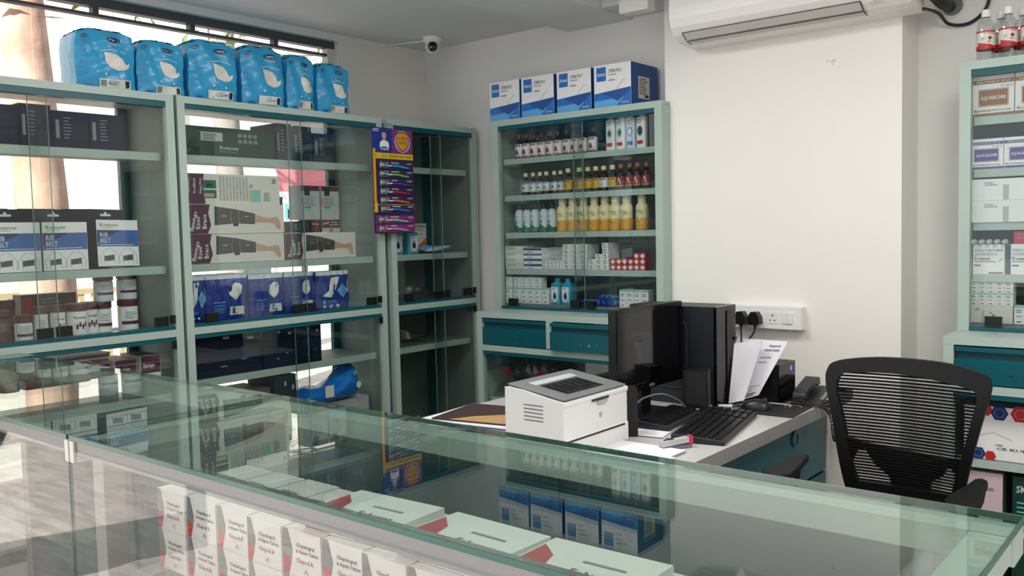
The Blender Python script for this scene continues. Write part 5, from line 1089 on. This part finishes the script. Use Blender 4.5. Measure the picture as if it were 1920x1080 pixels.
bevel(obj('case', MB().box(-.073, .073, .006, .27, 0, .146, 'black'), t), .004)
bevel(obj('front_panel', MB().box(-.074, .074, 0, .0055, 0, .147, 'black_gloss'), t), .002)
q = MB().plane(); q.disc(.035, .122, .010, 'lgrey', 14); q.disc(.035, .122, .008, 'led', 14); obj('power_light', q, t)
# papers standing between tower and power backup
def standing(corners, y, bow, text):
    def build():
        (ax, az), (bx_, bz_), (cx, cz), (dx, dz) = corners; m = MB(); n = 10; vs = []
        def P(u, v):
            x = (ax*(1-u)+bx_*u)*v+(dx*(1-u)+cx*u)*(1-v); z = (az*(1-u)+bz_*u)*v+(dz*(1-u)+cz*u)*(1-v); return Vector((x, y+bow*math.sin(math.pi*u)*v+.05*v, z))
        for i in range(n+1):
            for j in range(n+1): vs.append(P(i/n, j/n))
        F = [(i*(n+1)+j, (i+1)*(n+1)+j, (i+1)*(n+1)+j+1, i*(n+1)+j+1) for i in range(n) for j in range(n)]
        m.add(vs, F, 'paper', True); m.add([v+Vector((0, .0012, 0)) for v in vs], [f_[::-1] for f_ in F], 'paper', True); out = [('page', m)]
        if text:
            p = MB(); p.warp = lambda q: P(q.x, q.z)+Vector((0, -.0012+q.y, 0)); p.plane((0, 0, 0))
            p.txt('Anganvadi', .62, .89, .045, 'ink', w=.28); p.txt('NIVARA NIWAS', .56, .81, .045, 'ink', w=.36); p.txt('Vaishnav Niwas,', .5, .69, .03, 'ink', w=.3); p.txt('Shri, Pune', .5, .61, .03, 'ink', w=.22); p.rect(.25, .2, .6, .006, 'ink', 4); p.line([(.5, .12), (.56, .16)], .02, 'ink'); p.lines(.3, .07, .5, 2, .035, .014, 'ink'); out.append(('print', p))
        return out
    return build
inst('pg1', standing([(-1.445, .972), (-1.335, .99), (-1.385, .775), (-1.445, .757)], 2.975, .02, False), 'paper_sheet', 'blank white sheet curling against the computer tower', 'paper', (.004, 0, 0))
inst('pg2', standing([(-1.43, .985), (-1.262, .985), (-1.352, .79), (-1.44, .757)], 3.02, .004, True), 'letter_sheet', 'printed letter leaning beside the power backup unit', 'paper', (.006, 0, 0))
t = thing('pen', 'white pen with a dark grip in front of the papers', 'pen', (-1.43, 2.935, DZ+.006), .5); m = MB(); m.tube([(-.07, 0, 0), (.02, 0, 0)], .0055, 'white', 8); obj('barrel', m, t); m = MB(); m.tube([(.02, 0, 0), (.05, 0, 0), (.066, 0, 0)], [.005, .004, .001], 'dgrey', 8); obj('tip', m, t)
t = thing('stapler', 'small grey stapler with a pink end by the keyboard corner', 'stapler', (-1.285, 2.302, DZ), math.radians(62))
bevel(obj('base', MB().box(-.05, .05, -.011, .011, 0, .010, 'mgrey'), t), .002); o = obj('arm', MB().box(-.05, .045, -.010, .010, .0, .016, 'lgrey'), t); o.location = (0, 0, .013); o.rotation_euler = (0, -.06, 0); bevel(o, .003)
obj('pink_end', MB().rbox(.040, .056, -.012, .012, .008, .034, .004, 'fuchsia'), t); m = MB(); m.tube([(-.05, 0, .02), (-.03, 0, .032), (-.005, 0, .028)], .0025, 'black', 6); obj('spring', m, t)
# cables on the desk
def cable(label, ctrl, r, key='black'):
    m = MB(); m.tube(interp(ctrl, 8), r, key, 6); return tag(obj('cable', m), label, 'cable', 'cables on the desk')
cable('grey cable arching below the monitor', [(-1.555, 2.50, .81), (-1.54, 2.55, .835), (-1.51, 2.62, .84), (-1.50, 2.72, .80), (-1.49, 2.765, .758)], .0035, 'mgrey')
cable('thin black cable coiled before the small speaker', [(-1.52, 2.76, .754), (-1.49, 2.775, .765), (-1.44, 2.76, .756), (-1.42, 2.78, .754)], .0022)
cable('pale cable curving in front of the power backup unit', [(-1.42, 3.04, .755), (-1.35, 3.058, .757), (-1.25, 3.058, .758), (-1.235, 3.035, .758)], .003, 'lgrey')
# ================================================================ chair
t = thing('office_chair', 'black mesh back office chair facing the counters', 'chair', (-.80, 2.50, 0))
yb = .28
def bk(px, pz): return Vector((px, yb-.04*math.sin(max(0, min(1, (pz-.55)/.45))*math.pi)+.03*(1-(px/.24)**2), pz))
outer = [(-.205, .56), (-.215, .62), (-.235, .78), (-.262, .90), (-.262, .945), (-.235, .972), (-.12, .988), (0, .990), (.12, .984), (.215, .966), (.238, .94), (.235, .90), (.205, .78), (.165, .62), (.155, .56)]
outer = [(p.x, p.y) for p in interp([(x*.93+.036, z, 0) for x, z in outer], 4)]
inner = [(-.165, .60), (-.178, .64), (-.200, .78), (-.228, .885), (-.222, .925), (-.195, .938), (-.10, .944), (0, .942), (.10, .932), (.185, .918), (.200, .90), (.196, .87), (.170, .76), (.135, .64), (.125, .60)]
inner = [(p.x, p.y) for p in interp([(x*.93+.036, z, 0) for x, z in inner], 4)]
m = MB(); n = len(outer)
vs = [bk(*o) for o in outer]+[bk(*i) for i in inner]; vb = [v+Vector((0, .022, 0)) for v in vs]
F = [(i, i+1, n+i+1, n+i) for i in range(n-1)]+[(0, n, 2*n-1, n-1)]
m.add(vs, F, 'chair_black', True); m.add(vb, [f[::-1] for f in F], 'chair_black', True)
m.add(vs[:n]+vb[:n], [(i, n+i, n+(i+1) % n, (i+1) % n) for i in range(n)], 'chair_black'); m.add(vs[n:]+vb[n:], [(i, (i+1) % n, n+(i+1) % n, n+i) for i in range(n)], 'chair_black')
obj('back_frame', m, t)
def span(z):
    xs = []
    for (x0, z0), (x1, z1) in zip(inner, inner[1:]):
        if (z0-z)*(z1-z) <= 0 and z0 != z1: xs.append(x0+(x1-x0)*(z-z0)/(z1-z0))
    return (min(xs), max(xs)) if len(xs) > 1 else None
mm = MB(); z = .605
while z < .94:
    s_ = span(z)
    if s_:
        k = 6; vs = []
        for i in range(k+1): 
            x = s_[0]-.01+(s_[1]-s_[0]+.02)*i/k; p = bk(x, z); vs += [p+Vector((0, .008, -.0030)), p+Vector((0, .008, .0030))]
        mm.add(vs, [(2*i, 2*i+2, 2*i+3, 2*i+1) for i in range(k)], 'chair_mesh')
    z += .0098
x = -.2
while x < .24:
    zs = [.60+.345*k/14 for k in range(15)]; run = []
    for z in zs:
        s_ = span(z)
        if s_ and s_[0]-.005 < x < s_[1]+.005: run.append(bk(x, z)+Vector((0, .0085, 0)))
    if len(run) > 1:
        vs = []
        for p in run: vs += [p-Vector((.0006, 0, 0)), p+Vector((.0006, 0, 0))]
        mm.add(vs, [(2*i, 2*i+1, 2*i+3, 2*i+2) for i in range(len(run)-1)], 'chair_mesh')
    x += .0042
bm_ = obj('back_mesh', mm, t); bm_['kind'] = 'stuff'
lb = MB(); lp = [(-.185, .60), (-.185, .735), (-.13, .715), (0, .705), (.10, .70), (.165, .70), (.15, .60)]
lo = [(-.115, .60), (-.14, .68), (-.10, .648), (-.05, .62), (.06, .62), (.10, .65), (.135, .68), (.12, .60)]
poly = [(-.19, .735), (-.13, .722), (0, .712), (.10, .705), (.178, .715), (.165, .66), (.140, .665), (.115, .685), (.10, .655), (.06, .625), (.05, .57), (-.06, .57), (-.07, .625), (-.115, .66), (-.14, .705), (-.165, .70), (-.185, .66)]
poly = [(x*.93+.036, z) for x, z in poly]
lb.add([bk(*q)+Vector((0, .016, 0)) for q in poly]+[bk(*q)+Vector((0, .034, 0)) for q in poly], [tuple(range(len(poly))), tuple(range(2*len(poly)-1, len(poly)-1, -1))]+[(i, (i+1) % len(poly), len(poly)+(i+1) % len(poly), len(poly)+i) for i in range(len(poly))], 'chair_black'); obj('lumbar_support', lb, t)
sp = MB(); sp.tube([(0, yb+.06, .62), (0, yb+.07, .52), (0, yb+.03, .43), (0, .05, .40)], .025, 'chair_black', 8); obj('back_bracket', sp, t)
se = MB(); se.rbox(-.245, .245, -.24, .23, .42, .49, .07, 'chair_black', 5); bevel(obj('seat', se, t), .02, 3)
for s_ in (-1, 1):
    ax = .25*s_; pd = MB(); pts = []
    for x, y in ((-.042, -.02), (-.044, -.07), (-.03, -.105), (0, -.115), (.03, -.105), (.042, -.07), (.036, 0), (.024, .08), (.018, .14), (0, .155), (-.018, .14), (-.026, .08)): pts.append((x+ax, y+.05))
    zt_ = lambda y: .680+.008*max(0, (y-.1)/.1)-.006*max(0, (-.02-y))/.05
    n = len(pts); vs = [(x, y, zt_(y)) for x, y in pts]+[(x, y, zt_(y)-.024) for x, y in pts]
    pd.add(vs, [tuple(range(n)), tuple(range(2*n-1, n-1, -1))]+[(i, n+i, n+(i+1) % n, (i+1) % n) for i in range(n)], 'chair_black'); bevel(obj('arm_pad', pd, t), .008, 3)
    ab = MB(); ab.tube([(ax, -.01, .655), (ax-.004*s_, .03, .61), (ax-.01*s_, .06, .53), (ax-.03*s_, .07, .43)], [.014, .017, .02, .02], 'chair_black', 8); ab.tube([(ax, .15, .68), (ax, .12, .63), (ax-.008*s_, .075, .56)], [.010, .014, .016], 'chair_black', 8); obj('arm_bracket', ab, t)
gl = MB(); gl.tube([(0, 0, .41), (0, 0, .25)], .03, 'chair_black', 12); gl.tube([(0, 0, .25), (0, 0, .09)], .045, 'chair_black', 12); obj('gas_lift', gl, t)
for i in range(5):
    a = 2*math.pi*i/5+.3; lg = MB(); lg.tube([(0, 0, .11), (.15*math.cos(a), .15*math.sin(a), .10), (.29*math.cos(a), .29*math.sin(a), .075)], [.03, .025, .017], 'chair_black', 8); L_ = obj('leg', lg, t)
    cw = MB(); cw.tube([(.29*math.cos(a)-.02*math.sin(a), .29*math.sin(a)+.02*math.cos(a), .03), (.29*math.cos(a)+.02*math.sin(a), .29*math.sin(a)-.02*math.cos(a), .03)], .029, 'chair_black', 12); obj('caster', cw, L_)
# ================================================================ on the pillar
t = thing('air_conditioner', 'white split air conditioner high on the pillar', 'air conditioner', (-1.81, 3.449, 2.145), 0)
L_ = .905; pr = [(0, .0), (-.10, .004), (-.150, .012), (-.185, .030), (-.208, .058), (-.218, .090), (-.220, .13), (-.215, .27), (-.19, .28), (0, .28)]
m = MB(); m.prism(pr, 0, L_, 'ac_white', axis='x'); bevel(obj('body', m, t), .008, 3)
lv = MB(); q = [(-.1945, .038), (-.160, .0135)]; q2 = [(-.155, .0105), (-.118, .004)]
for (y0, z0), (y1, z1) in ((q[0], q[1]), (q2[0], q2[1])):
    d = Vector((0, y1-y0, z1-z0)).normalized(); nrm = Vector((0, d.z, -d.y))*.004
    if nrm.z > 0: nrm = -nrm
    vv = [Vector((.045, y0, z0)), Vector((L_-.16, y0, z0)), Vector((L_-.16, y1, z1)), Vector((.045, y1, z1))]; lv2 = MB(); lv2.add([v+nrm*.4 for v in vv]+[v+nrm for v in vv], [(4, 5, 6, 7), (0, 1, 5, 4), (1, 2, 6, 5), (2, 3, 7, 6), (3, 0, 4, 7)], 'ac_shade'); obj('louver', lv2, t)
    e = MB(); a = vv[0]+nrm*1.02; b_ = vv[1]+nrm*1.02; e.tube([a, b_], .0016, 'ink', 4); e.tube([vv[0]+nrm, vv[3]+nrm], .0022, 'ink', 4); e.tube([vv[1]+nrm, vv[2]+nrm], .0022, 'ink', 4); obj('louver_gap', e, t)
dsp = MB(); dsp.plane((0, -.190, .0315), X3, Vector((0, -.55, .83)).normalized()); dsp.lift = .0012; dsp.rect(L_-.115, .0, .03, .022, 'mgrey'); dsp.rect(L_-.085, .006, .02, .004, 'lgrey'); dsp.lines(L_-.13, -.008, .07, 2, .006, .002, 'lgrey'); obj('display', dsp, t)
def pipe(label, ctrl, r, key): m = MB(); m.tube(interp(ctrl, 8), r, key, 8); tag(obj('cable', m), label, 'cable', 'cables by the air conditioner')
pipe('thick black pipe bundle from the air conditioner into the wall hole', [(-.8815, 3.38, 2.20), (-.874, 3.45, 2.205), (-.865, 3.53, 2.19), (-.87, 3.655, 2.20)], .022, 'black_matte')
pipe('black power cable looping beside the air conditioner', [(-.898, 3.42, 2.155), (-.885, 3.56, 2.16), (-.865, 3.635, 2.13), (-.80, 3.645, 2.125), (-.745, 3.645, 2.17), (-.73, 3.645, 2.26), (-.735, 3.645, 2.40)], .006, 'black')
m = MB(); m.plane((-.87, 3.6592, 2.21)); m.disc(0, 0, .055, 'offwhite', 14, .06); m.disc(.01, -.01, .036, 'mgrey', 12); pt = obj('plaster_patch', m, bpy.data.objects['wall_back'])
# socket board
t = thing('socket_board', 'white switch and socket board on the pillar', 'socket board', (-1.50, 3.4495, 1.0315))
bevel(obj('back_box', MB().box(-.165, .162, -.036, 0, -.0455, .0455, 'white'), t), .003)
bevel(obj('face_plate', MB().box(-.163, .160, -.042, -.0362, -.044, .044, 'white_gloss'), t), .003)
def socket(x):
    m = MB(); m.box(x-.021, x+.021, -.0445, -.0422, -.023, .023, 'white'); s_ = obj('socket', m, t); h = MB().plane((0, -.0450, 0)); h.disc(x, .010, .0036, 'ink', 10); h.disc(x-.009, -.010, .003, 'ink', 10); h.disc(x+.009, -.010, .003, 'ink', 10); obj('pin_hole', h, s_)
for x in (-.083, -.023, .043): socket(x)
for x in (.083, .1045): bevel(obj('rocker_switch', MB().box(x, x+.0205, -.047, -.0422, -.021, .021, 'white'), t), .002)
def plug(label, x, path):
    t = thing('plug', label, 'plug', (x-1.50, 3.4045, 1.030), 0, 'black plugs in the socket board')
    m = MB(); m.prism([(-.025, -.020), (-.016, -.028), (.016, -.028), (.025, -.020), (.023, .005), (.011, .025), (-.011, .025), (-.023, .005)], -.036, 0, 'black', axis='y'); bevel(obj('body', m, t), .005, 3)
    m = MB(); m.tube([(0, -.016, -.018), (0, -.018, -.040)], .0065, 'black', 8); obj('strain_relief', m, t)
    m = MB(); m.tube(interp([(0, -.018, -.038)]+path, 8), .0035, 'black', 8); obj('cord', m, t)
plug('left black plug in the socket board', -.083, [(.002, -.02, -.08), (.006, -.03, -.13), (.01, -.04, -.20)])
plug('right black plug in the socket board', -.023, [(-.004, -.02, -.06), (-.03, -.03, -.10), (-.05, -.04, -.14), (-.055, -.045, -.20)])
# ceiling camera
t = thing('security_camera', 'white dome security camera on the ceiling corner', 'camera', (-3.33, 3.43, CZ-.0005))
m = MB(); m.lathe([(0, 0), (.050, 0), (.052, -.008), (.048, -.022), (.040, -.030), (0, -.030)], 20, keys='white'); obj('mount', m, t)
d = Vector((3.33, -3.43, -.9)).normalized(); c = Vector((.004, -.004, -.048)); m = MB(); n = 14
ax1 = d.cross(Z3).normalized(); ax2 = ax1.cross(d)
def ring(r, h): return [c+d*h+ax1*(r*math.cos(2*math.pi*i/18))+ax2*(r*math.sin(2*math.pi*i/18)) for i in range(18)]
pf = [(math.sin(a)*.040, -math.cos(a)*.040) for a in [math.pi*k/14 for k in range(1, 12)]]
rs = [ring(r, h) for r, h in pf]; vs = [v for r in rs for v in r]
m.add(vs, [(i*18+j, i*18+(j+1) % 18, (i+1)*18+(j+1) % 18, (i+1)*18+j) for i in range(len(rs)-1) for j in range(18)], 'white', True); m.add(rs[0], [tuple(range(18))], 'white'); obj('dome', m, t)
le = MB(); a, b_ = ring(.0285, .0285), ring(.001, .036); mid = ring(.018, .033); le.add(a+mid+b_, [(j, (j+1) % 18, 18+(j+1) % 18, 18+j) for j in range(18)]+[(18+j, 18+(j+1) % 18, 36+(j+1) % 18, 36+j) for j in range(18)], 'black_gloss', True); obj('lens_window', le, t)
m = MB(); m.tube([(-.045, -.01, -.012), (-.18, -.03, -.008), (-.28, -.05, -.004)], .005, 'white', 6); obj('conduit', m, t)
